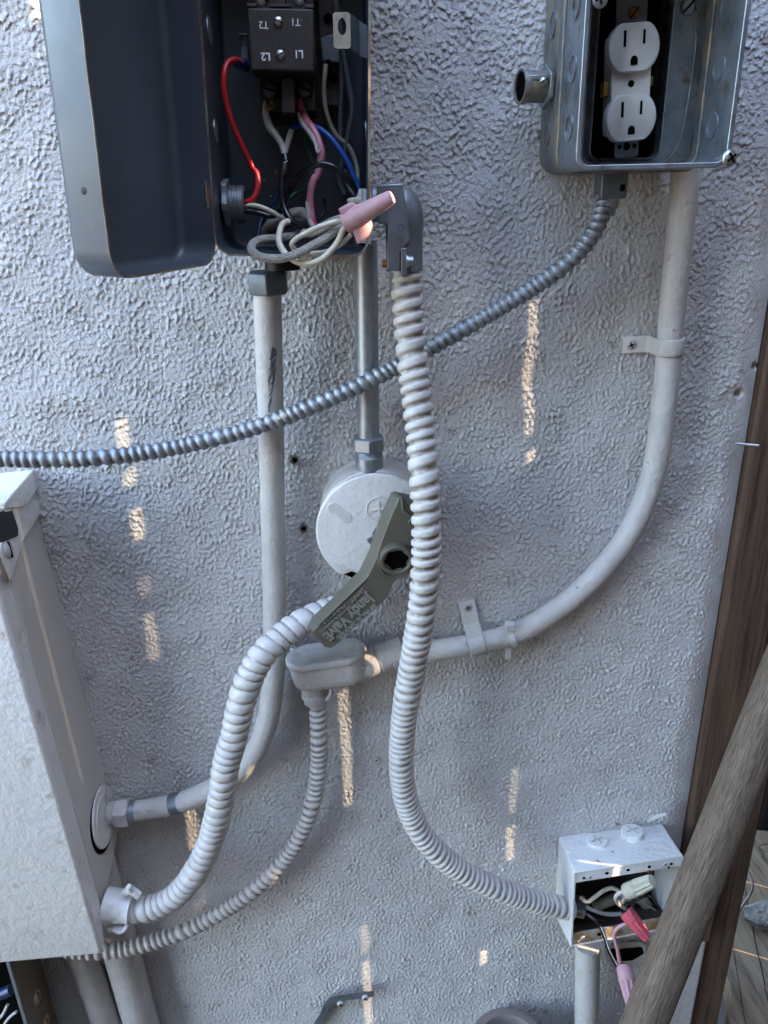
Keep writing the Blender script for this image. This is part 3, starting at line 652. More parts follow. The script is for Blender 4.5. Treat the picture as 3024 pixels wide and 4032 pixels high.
wire('peeling_jacket', 'whitish strip of jacket peeling along the magenta wire', [C2(938, 985, .049), C2(975, 1075, .053), C2(1040, 1160, .058), C2(1090, 1250, .062), C2(1108, 1330, .064), C2(1135, 1300, .064)], [.0012, .0019, .0014, .0017, .0013, .0006], 'peel', 'wire jacket', 8, .1)
wire('peeling_jacket', 'torn whitish jacket low on the magenta wire', [C3(757, 320, .062), C3(768, 380, .063), C3(778, 440, .064), C3(800, 490, .066), C3(830, 540, .066)], [.0010, .0019, .0016, .0019, .0008], 'peel', 'wire jacket', 8, .1)
wire('white_wire', 'frayed greyish white wire under the left terminal screw', [C2(650, 890, .04), C2(655, 980, .042), C2(688, 1100, .045), C2(745, 1180, .048), C2(795, 1260, .05), C2(822, 1355, .052)], [.0016, .0030, .0029, .0026, .0023, .0018], 'peel', wob=.12)
wire('white_wire', 'short cut white wire meeting the frayed one above the black wire', [C2(878, 1125, .05), C2(860, 1200, .05), C2(835, 1290, .05), C2(822, 1355, .052)], [.0020, .0023, .0018, .0016], 'peel', wob=.06)
fr_ = MB()
for k in range(9):
    a0_ = 640 + k * 13; t_ = tube([C2(a0_ + 5, 860, .043), C2(a0_ + random.uniform(-12, 16), 905, .045), C2(668 + random.uniform(-18, 24), 962, .045)], .00028, .003, 5); fr_.add(t_.v, t_.f)
tag(build('copper_strands', fr_, 'brass'), 'loose copper strands below the left terminal screw', 'strands')
wire('black_wire', 'glossy black wire running down from the frayed white one', [C2(822, 1345, .055), C2(838, 1440, .058), C2(840, 1530, .06), C3(622, 60, .06), C3(600, 140, .062), C3(596, 240, .064), C3(604, 330, .066), C3(640, 420, .07), C3(690, 470, .075), C3(730, 485, .078)], .0024, 'blackwire')
wire('dark_blue_wire', 'dark blue wire behind the black one at lower left of the enclosure', [C2(800, 1400, .03), C3(603, 50, .03), C3(590, 170, .03), C3(560, 290, .03), C3(520, 370, .03), C3(470, 430, .03), C3(448, 500, .035), C3(442, 560, .04)], .0014, 'navy')
wire('black_wire', 'black wire arching over the magenta one into the tan connector', [C3(315, 380, .05), C3(430, 392, .05), C3(530, 415, .05), C3(590, 380, .052), C3(625, 300, .055), C3(660, 220, .06), C3(730, 130, .068), C3(800, 88, .075), C3(880, 78, .078), C3(960, 110, .078), C3(1030, 180, .075), C3(1075, 240, .072), C3(1095, 300, .07)], .00215, 'blackwire')
wire('green_wire', 'dull green wire low in the back of the grey enclosure', [C2(985, 1150, .012), C2(1010, 1290, .014), C2(1060, 1420, .016), C3(790, 150, .016), C3(760, 225, .02), C3(700, 255, .03), C3(645, 300, .035), C3(590, 350, .035), C3(550, 400, .03), C3(500, 450, .03)], .0017, 'green')
wire('ivory_wire', 'ivory wire coming out of the threaded nipple', [C3(290, 352, .053), C3(350, 345, .056), C3(430, 348, .06), C3(500, 372, .062), C3(570, 410, .06), C3(640, 450, .06), C3(720, 500, .055), C3(790, 560, .05)], .0016, 'whitewire')
wire('braided_cable', 'thick grey braided sleeve looping out over the bottom lip of the enclosure', [C3(1010, 425, .085), C3(930, 450, .08), C3(850, 490, .075), C3(760, 525, .07), C3(660, 548, .07), C3(560, 560, .075), C3(470, 568, .085), C3(412, 595, .098), C3(400, 635, .108), C3(440, 675, .114), C3(520, 693, .118), C3(610, 690, .118), C3(700, 660, .117), C3(790, 612, .114), C3(880, 560, .11), C3(950, 515, .105), C3(1010, 480, .10)], .00285, 'braid', 'cable', 20)
wire('ivory_wire', 'ivory wire in a narrow loop above the braided sleeve', [C3(1040, 450, .108), C3(960, 452, .11), C3(860, 480, .112), C3(760, 525, .112), C3(685, 570, .112), C3(662, 600, .112), C3(680, 632, .110), C3(740, 655, .104), C3(800, 662, .095)], .0018, 'whitewire')
wire('ivory_wire', 'ivory wire in the widest loop below the braided sleeve', [C3(1035, 470, .112), C3(1000, 500, .112), C3(970, 570, .112), C3(920, 640, .112), C3(850, 700, .112), C3(770, 728, .113), C3(690, 712, .111), C3(620, 660, .106), C3(580, 590, .10), C3(582, 520, .092), C3(605, 465, .085), C3(640, 450, .08)], .0021, 'whitewire')
wire('ivory_wire', 'short ivory wire bending back just above the bottom lip', [C3(1050, 535, .10), C3(1000, 585, .10), C3(930, 630, .10), C3(860, 655, .10), C3(800, 660, .10), C3(812, 668, .098), C3(880, 655, .094)], .0016, 'whitewire')
wire('dusty_cable', 'dusty brown grey cable bundle in the bottom of the enclosure', [C3(480, 545, .03), C3(500, 500, .035), C3(560, 450, .04), C3(650, 410, .04), C3(730, 400, .04), C3(770, 450, .045), C3(820, 510, .05)], .0042, 'tanwire', 'cable', wob=.1)
wire('dusty_cable', 'dull pinkish cable crossing the dusty bundle', [C3(520, 520, .045), C3(590, 480, .05), C3(660, 455, .05), C3(730, 450, .05), C3(800, 490, .05)], .0028, 'bakegrey', 'cable')
def nut(name, label, mouth, tip, r0, r1, m, wings=0, ribs=10, wl=.5, wr=1.7, wang=0., mouth_m='void'):
    mo = np.array(mouth); tp = np.array(tip); ax = tp - mo; Ln = np.linalg.norm(ax); ax /= Ln
    th_ = thing(name, label, 'wire connector', mo)
    mb = MB(); mb.lathe(mo, ax, [(.0018, r0 * .8), (0, r0 * .86), (0, r0), (Ln * .28, r0 * .98), (Ln * .36, r0 * .9)], 24)
    mb.lathe(mo + ax * Ln * .33, ax, [(0, r0 * .88), (Ln * .1, r1 + (r0 - r1) * .6), (Ln * .62, r1), (Ln * .665, r1 * .85), (Ln * .67, .0001)], 40, rib=(ribs, .10) if ribs else None)
    build('cap', mb, m, th_, angle=50)
    mb = MB(); mb.lathe(mo - ax * .0002, ax, [(0, r0 * .84), (.0006, .0001)], 20); build('mouth', mb, mouth_m, th_)
    if wings:
        u = Vector(ax).orthogonal().normalized(); v = Vector(ax).cross(u); u = np.array(u); v = np.array(v)
        w_ = u * math.cos(wang) + v * math.sin(wang); e = np.cross(ax, w_)
        for s in (1, -1):
            mb = MB(); sec = [(0, r0 * .7), (-.05 * Ln, r0 * wr), (Ln * .10, r0 * wr), (Ln * wl, r1 * .8)]
            f2 = lambda A, B, s_=s: mo + ax * A + w_ * B * s_
            mb.loft([[f2(A, B) - e * .0011 for A, B in sec], [f2(A, B) + e * .0011 for A, B in sec]]); build('wing', mb, m, th_, bevel=.0009)
    return th_
pk = nut('wire_nut', 'large faded pink winged wire nut holding the ivory wires outside the grey enclosure', C3(1020, 460, .112), C3(1318, 290, .126), .0074, .0047, 'nutpink', 0, 0, mouth_m='pinkwire')
for wp_ in ([(965, 368), (1050, 322), (1105, 352), (1160, 350), (1150, 420), (1050, 430), (990, 425)], [(1180, 440), (1195, 480), (1168, 545), (1100, 602), (1082, 580), (1050, 490), (1090, 450)]):
    cw = np.array(wp_).mean(0)
    mb = MB(); mb.loft([[C3(a, b, .112) for a, b in wp_], [C3(a, b, .1165) for a, b in wp_], [C3(cw[0] + (a - cw[0]) * .8, cw[1] + (b - cw[1]) * .8, .1178) for a, b in wp_]]); build('wing', mb, 'nutpink', pk, bevel=.0010, bseg=3, angle=50)
nut('wire_nut', 'pale grey ribbed wire nut half hidden under the large pink one', C3(1130, 600, .078), C3(1135, 245, .07), .0055, .0052, 'nutgrey', 0, 14)
mb = MB(); mb.hexa([C3(1022, 300, .076), C3(1158, 280, .076), C3(1158, 340, .076), C3(1022, 345, .076)], [C3(1022, 300, .062), C3(1158, 280, .062), C3(1158, 340, .062), C3(1022, 345, .062)])
tag(build('tan_connector', mb, 'nuttan', bevel=.0016), 'tan plastic collar where the black wire ends beside the pink wire nut', 'wire connector')

wire('dusty_cable', 'dark dusty cable curling up behind the braided sleeve', [C3(470, 560, .02), C3(455, 500, .022), C3(490, 440, .026), C3(560, 400, .03), C3(650, 395, .03), C3(700, 440, .034), C3(760, 520, .05), C3(800, 580, .06)], .0026, 'oldwire', 'cable', wob=.1)
wire('ivory_wire', 'dirty ivory wire end poking through the loops beside the pink nut', [C3(700, 500, .07), C3(770, 540, .085), C3(840, 520, .095), C3(930, 470, .10), C3(1000, 440, .10)], .0017, 'tanwire')
wire('black_wire', 'short black wire dropping behind the magenta one', [C3(870, 300, .02), C3(880, 360, .02), C3(860, 410, .022), C3(835, 445, .025)], .0010, 'blackwire')
# ------------------------------------------------------------------ conduits
# A
cA = [D(577, 605, .045), D(578, 660, .043), D(582, 800, .036), D(586, 950, .028), D(589, 1100, .022), D(592, 1250, .019), D(593, 1380, .019), D(590, 1480, .021), D(577, 1560, .024), D(553, 1620, .026), D(510, 1672, .027), D(450, 1708, .026), D(385, 1735, .022), D(330, 1747, .019), D(262, 1756, .018)]
rA = pxr(588, 1100, .022, 49) ; rA = .0108
tA = thing('painted_conduit', 'painted rigid conduit dropping from the grey enclosure and curving left to the beige panel', 'conduit', cA[5])
build('pipe', tube(cA, rA, .004, 28), 'paint', tA)
mb = tube([D(398, 1730, .022), D(388, 1734, .022), D(370, 1738, .0215)], rA + .0003, .003, 28); build('bare_band', mb, 'zinc', tA)
mb = tube([D(295, 1752, .0185), D(287, 1753, .0185), D(281, 1754, .0183)], rA + .0004, .003, 28); build('bare_ring', mb, 'galv', tA)
fd = np.array(D(270, 1755, .018)); fe = np.array(D(228, 1758, .018)); ax = fe - fd
build('gland_nut', hexnut(D(281, 1754, .018), ax, .0155, .0145, .3), 'paint', tA, bevel=.0006)
mb = MB(); k_ = np.array(D(250, 1756, .018)); mb.lathe(k_, ax, [(j * .0008, .0115 + (.0006 if j % 2 else 0)) for j in range(12)], 24); build('thread', mb, 'paint', tA)
build('lock_nut', hexnut(D(236, 1757, .018), ax, .0165, .009, .1), 'paint', tA, bevel=.0006)
nj = hexnut(D(577, 586, .045), (0, 0.05, -1), .0165, .0165, .25); build('compression_nut', nj, 'darkzinc', tA, bevel=.0008)
mb = MB(); mb.lathe(fb(.043, .045, -.0005), (0, 0, -1), [(0, .0135), (.012, .0135)], 24); build('neck', mb, 'black', tA)
mb = MB()
for k in range(0):
    z = random.uniform(815, 880); xx = random.uniform(572, 592) - (z - 850) * .12; l = random.uniform(6, 22)
    mb.add([D(xx, z, .0478), D(xx + 1.8, z + 1, .0478), D(xx - 2, z + l, .0478 - l * .00004), D(xx - 3.2, z + l, .0478 - l * .00004)], [(0, 1, 2, 3)])
# bare scratches follow the pipe skin
def on_pipe(u_, v_, off_c, r): return D(u_, v_, off_c + r * .985)
mb = MB()
for k in range(110):
    v_ = random.choice([random.uniform(745, 800), random.uniform(800, 885), random.uniform(800, 885)]); u_ = 588 - (v_ - 800) * .16 + random.uniform(-8, 8)
    l = random.uniform(5, 24); wd_ = random.uniform(.5, 2.2); oc = np.interp(v_, [660, 800, 950], [.043, .036, .028])
    cxp = np.interp(v_, [660, 800, 950], [578, 582, 586])
    def pp(a_, b_):
        t_ = min(abs(a_ - cxp) / 26, .97); return D(a_, b_, np.interp(b_, [660, 800, 950], [.043, .036, .028]) + rA * math.sqrt(1 - t_ * t_) + .0005)
    sl = -.25
    mb.add([pp(u_, v_), pp(u_ + wd_, v_ + 2), pp(u_ + wd_ + sl * l, v_ + l), pp(u_ + sl * l, v_ + l * .9)], [(0, 1, 2, 3)])
build('scratches', mb, 'darkzinc', tA, smooth=False)
# B
cB = [D(789, 520, .032), D(791, 600, .031), D(793, 750, .03), D(795, 870, .03), D(796, 952, .03)]
tB = thing('galvanized_conduit', 'shiny bare steel conduit between the grey enclosure and the round junction box', 'conduit', cB[-1])
build('pipe', tube(cB, .0092, .006, 28), 'galv', tB)
build('coupling_nut', hexnut(D(795, 942, .03), (0, 0, -1), .0145, .012, .2), 'galv', tB, bevel=.001)
mb = MB(); mb.lathe(D(796, 972, .03), (.02, 0, -1), [(0, .0112)] + [(.001 + j * .0006, .0112 + (.0006 if j % 2 else 0)) for j in range(8)] + [(.006, .0118), (.017, .0118)], 28); build('coupling_body', mb, 'galv', tB)
# C
cC = [D(1480, 350, .03), D(1478, 400, .029), D(1471, 480, .027), D(1463, 560, .025), D(1454, 650, .022), D(1447, 735, .02), D(1440, 820, .02), D(1431, 900, .02), D(1420, 980, .02), D(1405, 1045, .02), D(1382, 1105, .02), D(1350, 1165, .02), D(1310, 1217, .02), D(1260, 1270, .02), D(1195, 1322, .02), D(1120, 1365, .02), D(1030, 1390, .02), D(940, 1405, .021), D(855, 1418, .024)]
tC = tag(build('curved_conduit', tube(cC, .0105, .004, 28), 'paint'), 'long painted conduit sweeping from the outlet box down and left to the cast fitting', 'conduit')
def strap(name, label, c, tang, ear, off, r, wdt, grp='pipe straps'):
    # saddle over the pipe plus one flat ear with a screw
    c = Vector(c); t = Vector(tang).normalized(); n = Vector(OUT); s = Vector(ear) - c; s = (s - t * s.dot(t) - n * s.dot(n)); el = s.length; s.normalize()
    th_ = thing(name, label, 'pipe strap', (c.x, 0, c.z), grp)
    prof = []
    R = r + .0012
    for k in range(13):
        a = math.radians(-75 + 180 * k / 12 + 0); prof.append((R * math.sin(a) * -1, R * math.cos(a)))
    # from far side over the top to ear side
    prof = [(-R, -off * .5)] + [(-R * math.cos(math.radians(15 * k)), R * math.sin(math.radians(15 * k))) for k in range(0, 12)] + [(R * 1.02, -off + .006), (R * 1.25, -off + .003), (el + .006, -off + .0025)]
    th = .0011
    mb = MB(); L0 = []
    hw = wdt / 2
    for sgn, dd in ((-1, 0), (-.8, .0006), (.8, .0006), (1, 0)):
        L0.append([c + t * (hw * sgn) + s * a + n * (b + (dd if i < 13 else 0)) for i, (a, b) in enumerate(prof)])
    Lb = [[p - n * 0 for p in l] for l in L0]
    mb.loft(L0, cap0=False, cap1=False, closed=False)
    o_ = build('band', mb, 'paint', th_, angle=50)
    so = o_.modifiers.new('solid', 'SOLIDIFY'); so.thickness = .0014; so.offset = -1
    sp_ = c + s * (el - .001) + n * (-off + .0028)
    screw(th_, sp_, OUT, .0042, .0022, 'hardware', 'screw', 'plus', .4)
    mb = MB(); mb.lathe(c + s * el + n * (-off + .0006), OUT, [(0, hw * 1.02), (.0018, hw)], 24); build('ear', mb, 'paint', th_)
    return th_
strap('pipe_strap', 'painted one-hole strap on the upright run of the curved conduit', D(1446, 748, .02), np.array(D(1454, 650, .02)) - np.array(D(1440, 820, .02)), D(1376, 741, .02), .02, .0105, .0145)
strap('pipe_strap', 'painted one-hole strap standing up beside the zip tie', D(1029, 1390, .02), np.array(D(1120, 1365, .02)) - np.array(D(940, 1405, .02)), D(1018, 1328, .02), .02, .0105, .0165)
zt = thing('zip_tie', 'whitish zip tie around the curved conduit', 'zip tie', D(1103, 1372, .02))
tz = np.array(D(1120, 1365, .02)) - np.array(D(1080, 1379, .02)); tz /= np.linalg.norm(tz); cz = np.array(D(1103, 1372, .02))
mb = MB(); mb.lathe(cz - tz * .003, tz, [(0, .0106), (0, .0120), (.006, .0120), (.006, .0106)], 28); build('tie_band', mb, 'coverpaint', zt)
mb = MB(); mb.box(lambda a, b, c: tuple(np.array(D(1101, 1350, .026)) + np.array([a, -b, c])), -.0045, .0045, -.002, .006, -.0035, .003); build('tie_head', mb, 'coverpaint', zt, bevel=.0005); mb = MB(); mb.box(lambda a, b, c: tuple(np.array(D(1098, 1408, .024)) + np.array([a, -b, c])), -.0028, .0028, 0, .0014, -.008, .006); build('tie_tail', mb, 'coverpaint', zt, bevel=.0005)
# D big flex
cD = [D(879, 590, .062), D(880, 640, .064), D(884, 700, .067), D(889, 760, .070), D(897, 830, .076), D(905, 900, .084), D(912, 970, .092), D(917, 1040, .099), D(920, 1110, .103), D(921, 1180, .105), D(918, 1250, .105), D(911, 1320, .100), D(901, 1385, .095), D(889, 1450, .088), D(877, 1520, .08), D(869, 1590, .073), D(867, 1650, .068), D(872, 1705, .064), D(886, 1755, .062), D(911, 1803, .062), D(948, 1845, .062), D(997, 1882, .062), D(1055, 1912, .06), D(1115, 1935, .055), D(1180, 1953, .048), D(1232, 1964, .042)]
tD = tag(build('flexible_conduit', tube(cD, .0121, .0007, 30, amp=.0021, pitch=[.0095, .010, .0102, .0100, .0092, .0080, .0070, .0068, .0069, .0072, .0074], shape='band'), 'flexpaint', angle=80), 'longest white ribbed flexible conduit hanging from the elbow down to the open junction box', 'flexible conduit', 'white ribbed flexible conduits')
# E thick flex left
cE = [D(790, 1290, .040), D(735, 1312, .040), D(695, 1326, .045), D(654, 1345, .054), D(609, 1376, .064), D(566, 1417, .075), D(537, 1470, .08), D(518, 1530, .083), D(506, 1590, .084), L2(1480, 500, .084), L2(1452, 690, .083), L2(1415, 870, .081), L2(1362, 1045, .079), L2(1275, 1215, .077), L2(1165, 1355, .075), L2(1040, 1435, .074), L2(920, 1462, .073), L2(820, 1464, .072)]
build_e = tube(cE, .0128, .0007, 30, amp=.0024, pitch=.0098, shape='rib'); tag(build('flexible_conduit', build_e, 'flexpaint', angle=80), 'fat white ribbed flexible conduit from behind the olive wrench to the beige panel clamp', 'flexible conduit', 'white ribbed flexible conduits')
# F thin flex
cF = [D(683, 1478, .03), D(686, 1520, .03), D(689, 1580, .03), D(689, 1640, .03), D(682, 1705, .03), D(666, 1765, .032), D(640, 1820, .034), D(602, 1872, .037), D(555, 1917, .04), D(500, 1957, .043), D(440, 1992, .046), D(375, 2020, .05), D(310, 2040, .054), D(250, 2052, .058), D(190, 2054, .062), D(140, 2050, .065)]
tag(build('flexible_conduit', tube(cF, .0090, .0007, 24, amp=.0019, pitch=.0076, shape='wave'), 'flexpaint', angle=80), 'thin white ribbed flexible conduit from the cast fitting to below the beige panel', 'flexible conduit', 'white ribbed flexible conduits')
# G silver flex
cG = [D(1307, 425, .052), D(1303, 450, .054), D(1290, 488, .058), D(1262, 530, .058), D(1225, 568, .056), D(1180, 602, .052), D(1130, 635, .05), D(1075, 668, .048), D(1010, 706, .046), D(950, 740, .046), D(890, 774, .046), D(830, 806, .048), D(760, 840, .05), D(690, 871, .051), D(620, 899, .052), D(545, 925, .052), D(460, 948, .052), D(370, 968, .055), D(280, 982, .06), D(190, 990, .066), D(100, 992, .07), D(0, 990, .074), D(-80, 986, .076)]
tag(build('steel_flex_conduit', tube(cG, .0071, .00055, 24, amp=.0015, pitch=[.0056, .0062, .0068, .0072, .0074], shape='wave'), 'dullsteel', angle=80), 'bare silver flexible conduit crossing the wall from the outlet box to the left edge', 'flexible conduit')

# ------------------------------------------------------------------ elbow connector
el = thing('elbow_connector', 'grey cast elbow connector on the right side of the grey enclosure, above the white flex', 'conduit fitting', C3(1400, 780, .06))
pe = [C3(1185, 335, .058), C3(1250, 335, .058), C3(1330, 335, .06), C3(1378, 360, .061), C3(1396, 430, .062), C3(1397, 560, .062), C3(1398, 690, .062), C3(1400, 775, .062)]
build('elbow_body', tube(pe, [.0125, .0128, .0140, .0142, .0138, .0134, .0134, .0136], .002, 28), 'zinc', el)
mb = MB(); ep = [(1330, 200), (1385, 205), (1440, 250), (1480, 340), (1490, 470), (1440, 585), (1400, 660), (1400, 770), (1345, 770), (1340, 660), (1375, 630), (1425, 560), (1395, 260), (1330, 245)]
ep = [(1320, 205), (1388, 205), (1395, 262), (1438, 570), (1370, 655), (1370, 775), (1285, 775), (1285, 470), (1225, 465), (1215, 215)]
mb.loft([[C3(a_, b_, .070) for a_, b_ in ep], [C3(a_, b_, .0775) for a_, b_ in ep]]); build('cover_plate', mb, 'zinc', el, bevel=.0008)
mb = MB(); mb.box(lambda a, b, c: tuple(np.array(C3(1395, 715, .076)) + np.array([a, -b, c])), -.0022, .0022, -.01, .002, -.0105, .0095); build('clamp_ear', mb, 'zinc', el, bevel=.0006)
mb = MB(); mb.lathe(C3(1410, 712, .079), (1, 0, .05), [(0, .0042), (.0016, .0042), (.0017, .003), (.005, .003)], 16); build('clamp_bolt', mb, 'galv', el)
mb = MB(); mb.lathe(C3(1252, 728, .074), (1, 0, .04), [(j * .0006, .0026 + (.0004 if j % 2 else 0)) for j in range(22)], 14); build('bolt_thread', mb, 'rust', el)
for b_ in (490, 562): build('cast_ring', ring(frame(C3(1375, b_, .0776), (1, 0, 0), (0, 0, 1), OUT), 0, 0, .0019, .0024, 0, .0003, 24), 'darkzinc', el)
mb = MB(); mb.lathe(C3(1400, 770, .062), (0, .05, -1), [(0, .0112), (.013, .0112)], 28); build('collar', mb, 'zinc', el)

# ------------------------------------------------------------------ round junction box
fj = frame(C5(800, 640, .045), (1, 0, -.02), (.02, 0, 1), OUT)
rj = thing('round_junction_box', 'round white painted junction box with a cut cover disc behind the olive wrench', 'junction box', fj(0, -.045, -.05))
cR = .0505
mb = MB(); mb.prism(fj, [(.050 * math.cos(t), .003 + .050 * math.sin(t)) for t in [i * 2 * math.pi / 40 for i in range(40)]], -.045, -.004); build('box_body', mb, 'paint', rj, bevel=.002)
def ang_disc(fr, R, notches, n=90):
    pts = []
    for i in range(n):
        t = 2 * math.pi * i / n; r = R
        for t0, hw, dep in notches:
            d = abs((math.degrees(t) - t0 + 180) % 360 - 180)
            if d < hw: r = R - dep * (1 - (d / hw) ** 4)
        pts.append((r * math.cos(t), r * math.sin(t)))
    return pts
CRAD = .0525
dp = ang_disc(fj, CRAD, [(244, 9, .008), (334, 28, .009), (26, 12, .002)])
mb = MB(); mb.loft([[fj(a, b, c) for a, c in [(x * k, z * k) for x, z in dp]] for b, k in ((0, .995), (.0016, 1), (.0026, .985), (.0030, .96))])
cov = build('cover_disc', mb, 'coverpaint', rj, angle=50)
build('gap', disc(fj, 0, 0, CRAD - .0012, -.0036, -.0003, 48), 'void', rj)  # black disc paints the shade between cover and box body
cg_ = [C5(490, 490, .0482), C5(560, 570, .0482), C5(610, 600, .0482)]
ft = frame(C5(560, 530, .0480), (.75, 0, -.66), (.66, 0, .75), OUT)
mb = MB(); mb.prism(ft, rrect(-.0125, .0125, -.0048, .0048, .0045), -.0006, .0004); build('pressed_tab', mb, 'coverpaint', rj, bevel=.001)
mb = MB(); mb.prism(ft, rrect(-.0115, .0105, -.0026, .0032, .0018), .0004, .0006); build('tab_groove', mb, 'panelside', rj, bevel=.0004)
fk = frame(C5(818, 503, .0480), (1, 0, .1), (-.1, 0, 1), OUT)
build('embossed_ring', ring(fk, 0, 0, .0104, .0112, 0, .0009, 36), 'coverpaint', rj, bevel=.0002)
mb = disc(fk, 0, 0, .0112, 0, .0004, 36); build('knockout_plug', mb, 'coverpaint', rj)
mb = MB(); mb.box(fk, -.0065, .0065, .0003, .0014, -.0011, .0011); mb.box(fk, -.0011, .0011, .0003, .00141, -.0065, .0065); build('plug_cross', mb, 'panelside', rj, bevel=.0003)
mb = MB(); rs = np.random.RandomState(2)
pts = []
for i in range(22):
    t = i * 2 * math.pi / 22; r = .0075 + .002 * math.sin(3 * t) + .0012 * rs.randn(); pts.append(C5(800 + r * 6800 * math.cos(t) * .9, 700 + r * 7200 * math.sin(t), .0483))
mb.add(pts, [tuple(range(22))]); build('bare_patch', mb, 'galv', rj, smooth=False)
mb = MB()
for cpt in ([(395, 770), (430, 790), (460, 800), (500, 795), (540, 815), (590, 812), (610, 800)], [(415, 835), (450, 860), (500, 850), (560, 870), (600, 855), (640, 870)], [(555, 850), (620, 790), (660, 770)], [(480, 930), (520, 960), (560, 985)]):
    t_ = tube([C5(a_, b_, .0479) for a_, b_ in cpt], .00028, .003, 5, wob=.3); mb.add(t_.v, t_.f)
build('paint_cracks', mb, 'panelside', rj)

# ------------------------------------------------------------------ cast conduit body (LB)
lb = thing('cast_fitting', 'white painted cast conduit body under the olive wrench, joining conduit and thin flex', 'conduit fitting', C5(480, 1600, .03))
cl_ = np.array(P(1150 + 25 * .3, 2580, .03))
pL = np.array(C5(362, 1560, .033)); pR = np.array(C5(612, 1522, .033)); zt_ = np.array([0, 0, 1.])
axl = pR - pL; axl[1] = 0; ln_ = np.linalg.norm(axl); axl /= ln_; up_ = np.array([-axl[2], 0, axl[0]])
def caps(r, h, ext=0., taper=1.):
    pts = []
    for k in range(13):
        t = math.radians(-90 + 180 * k / 12); pts.append((ln_ + ext + r * math.cos(t), r * math.sin(t)))
    for k in range(13):
        t = math.radians(90 + 180 * k / 12); pts.append((-ext + r * math.cos(t), r * math.sin(t)))
    return [pL + axl * a - np.array([0, 1, 0]) * b + up_ * h for a, b in pts]
RB = .0180
mb = MB(); mb.loft([caps(RB * .62, -.016), caps(RB * .88, -.012), caps(RB * .97, -.004), caps(RB, .008), caps(RB, .0115)]); build('cast_body', mb, 'paint', lb, angle=45)
mb = MB(); mb.loft([caps(RB * 1.10, .0119), caps(RB * 1.13, .0135), caps(RB * 1.12, .0160), caps(RB * 1.04, .0178), caps(RB * .8, .0182), caps(RB * .72, .0176)]); build('cover', mb, 'paint', lb, angle=45)
mb = MB(); mb.loft([caps(RB * 1.03, .0108), caps(RB * 1.05, .0121)]); build('seam', mb, 'rustplate', lb)
hub0 = np.array(C5(640, 1545, .029)); hub1 = np.array(C5(905, 1455, .024)); ax = hub1 - hub0
hl = np.linalg.norm(ax)
mb = MB(); mb.lathe(hub0, ax, [(0, .0150), (hl * .35, .0143), (hl * .6, .0142), (hl * .62, .0128), (hl * .66, .0128), (hl * .68, .0138), (hl * .95, .0136)] + [(hl * .96, .0146), (hl * 1.25, .0146), (hl * 1.27, .012)], 30); build('side_hub', mb, 'paint', lb, angle=45)
hb0 = np.array(C5(395, 1600, .03)); hb1 = np.array(C5(400, 1760, .03)); ax = hb1 - hb0; hl = np.linalg.norm(ax)
mb = MB(); mb.lathe(hb0, ax, [(0, .0128), (hl * .5, .0125), (hl * .52, .0112), (hl * .6, .0112), (hl * .62, .0130), (hl * .8, .0128), (hl * .82, .0112), (hl * 1.02, .0108)], 26); build('bottom_hub', mb, 'paint', lb, angle=45)
mb = tube([C5(470, 1640, .038), C5(500, 1670, .042), C5(500, 1720, .042), C5(470, 1750, .038)], .0018, .002, 8); build('clamp_loop', mb, 'paint', lb)
screw(lb, np.array(C5(255, 1412, .033)), (0, -.2, 1), .0035, .0012, 'hardware', 'cover_screw', 'plus')

# ------------------------------------------------------------------ olive wrench
tw = thing('valve_wrench', 'olive green plastic valve wrench with raised lettering propped behind the white flex', 'wrench', T4(450, 1300, .07))
front = [(300, 1085), (640, 760), (985, 405), (1060, 250), (1110, 145), (1170, -60), (1300, -400), (1395, -610), (1440, -628), (1560, -600), (1780, -560), (1780, 300), (1590, 300), (1480, 355), (1385, 375), (1345, 430), (1290, 570), (1235, 680), (1110, 800), (870, 1010), (620, 1265), (520, 1335), (440, 1325), (300, 1170), (270, 1120)]
def shift(p, dx, dy, off): return T4(p[0] + dx, p[1] + dy, off)
offf = lambda p: .076 + (.010 if p[0] > 900 else 0)
mb = MB(); mb.loft([[shift(p, -108, -92, .060) for p in front], [shift(p, -6, -6, .0755) for p in front], [shift(p, 0, 0, .0762) for p in front]]); build('handle', mb, 'olive', tw, bevel=.0012, bseg=3, angle=30)
# recessed label panel edge
def quadbar(p0, p1, wpx, off0, off1, m, nm):
    d_ = np.array(p1, float) - np.array(p0, float); d_ /= np.linalg.norm(d_); nn = np.array([-d_[1], d_[0]]) * wpx / 2
    c4 = [np.array(p0) + nn, np.array(p1) + nn, np.array(p1) - nn, np.array(p0) - nn]
    mb = MB(); mb.loft([[T4(*q, off0) for q in c4], [T4(*q, off1) for q in c4]]); return mb
mb = quadbar((345, 1040), (985, 420), 16, .0755, .0772, 'olive', ''); build('rim_ridge', mb, 'olive', tw, bevel=.0004)
ringc = np.array(C5(930, 825, .0765)); fr2 = frame(ringc, (1, 0, 0), (0, -.12, 1), OUT)
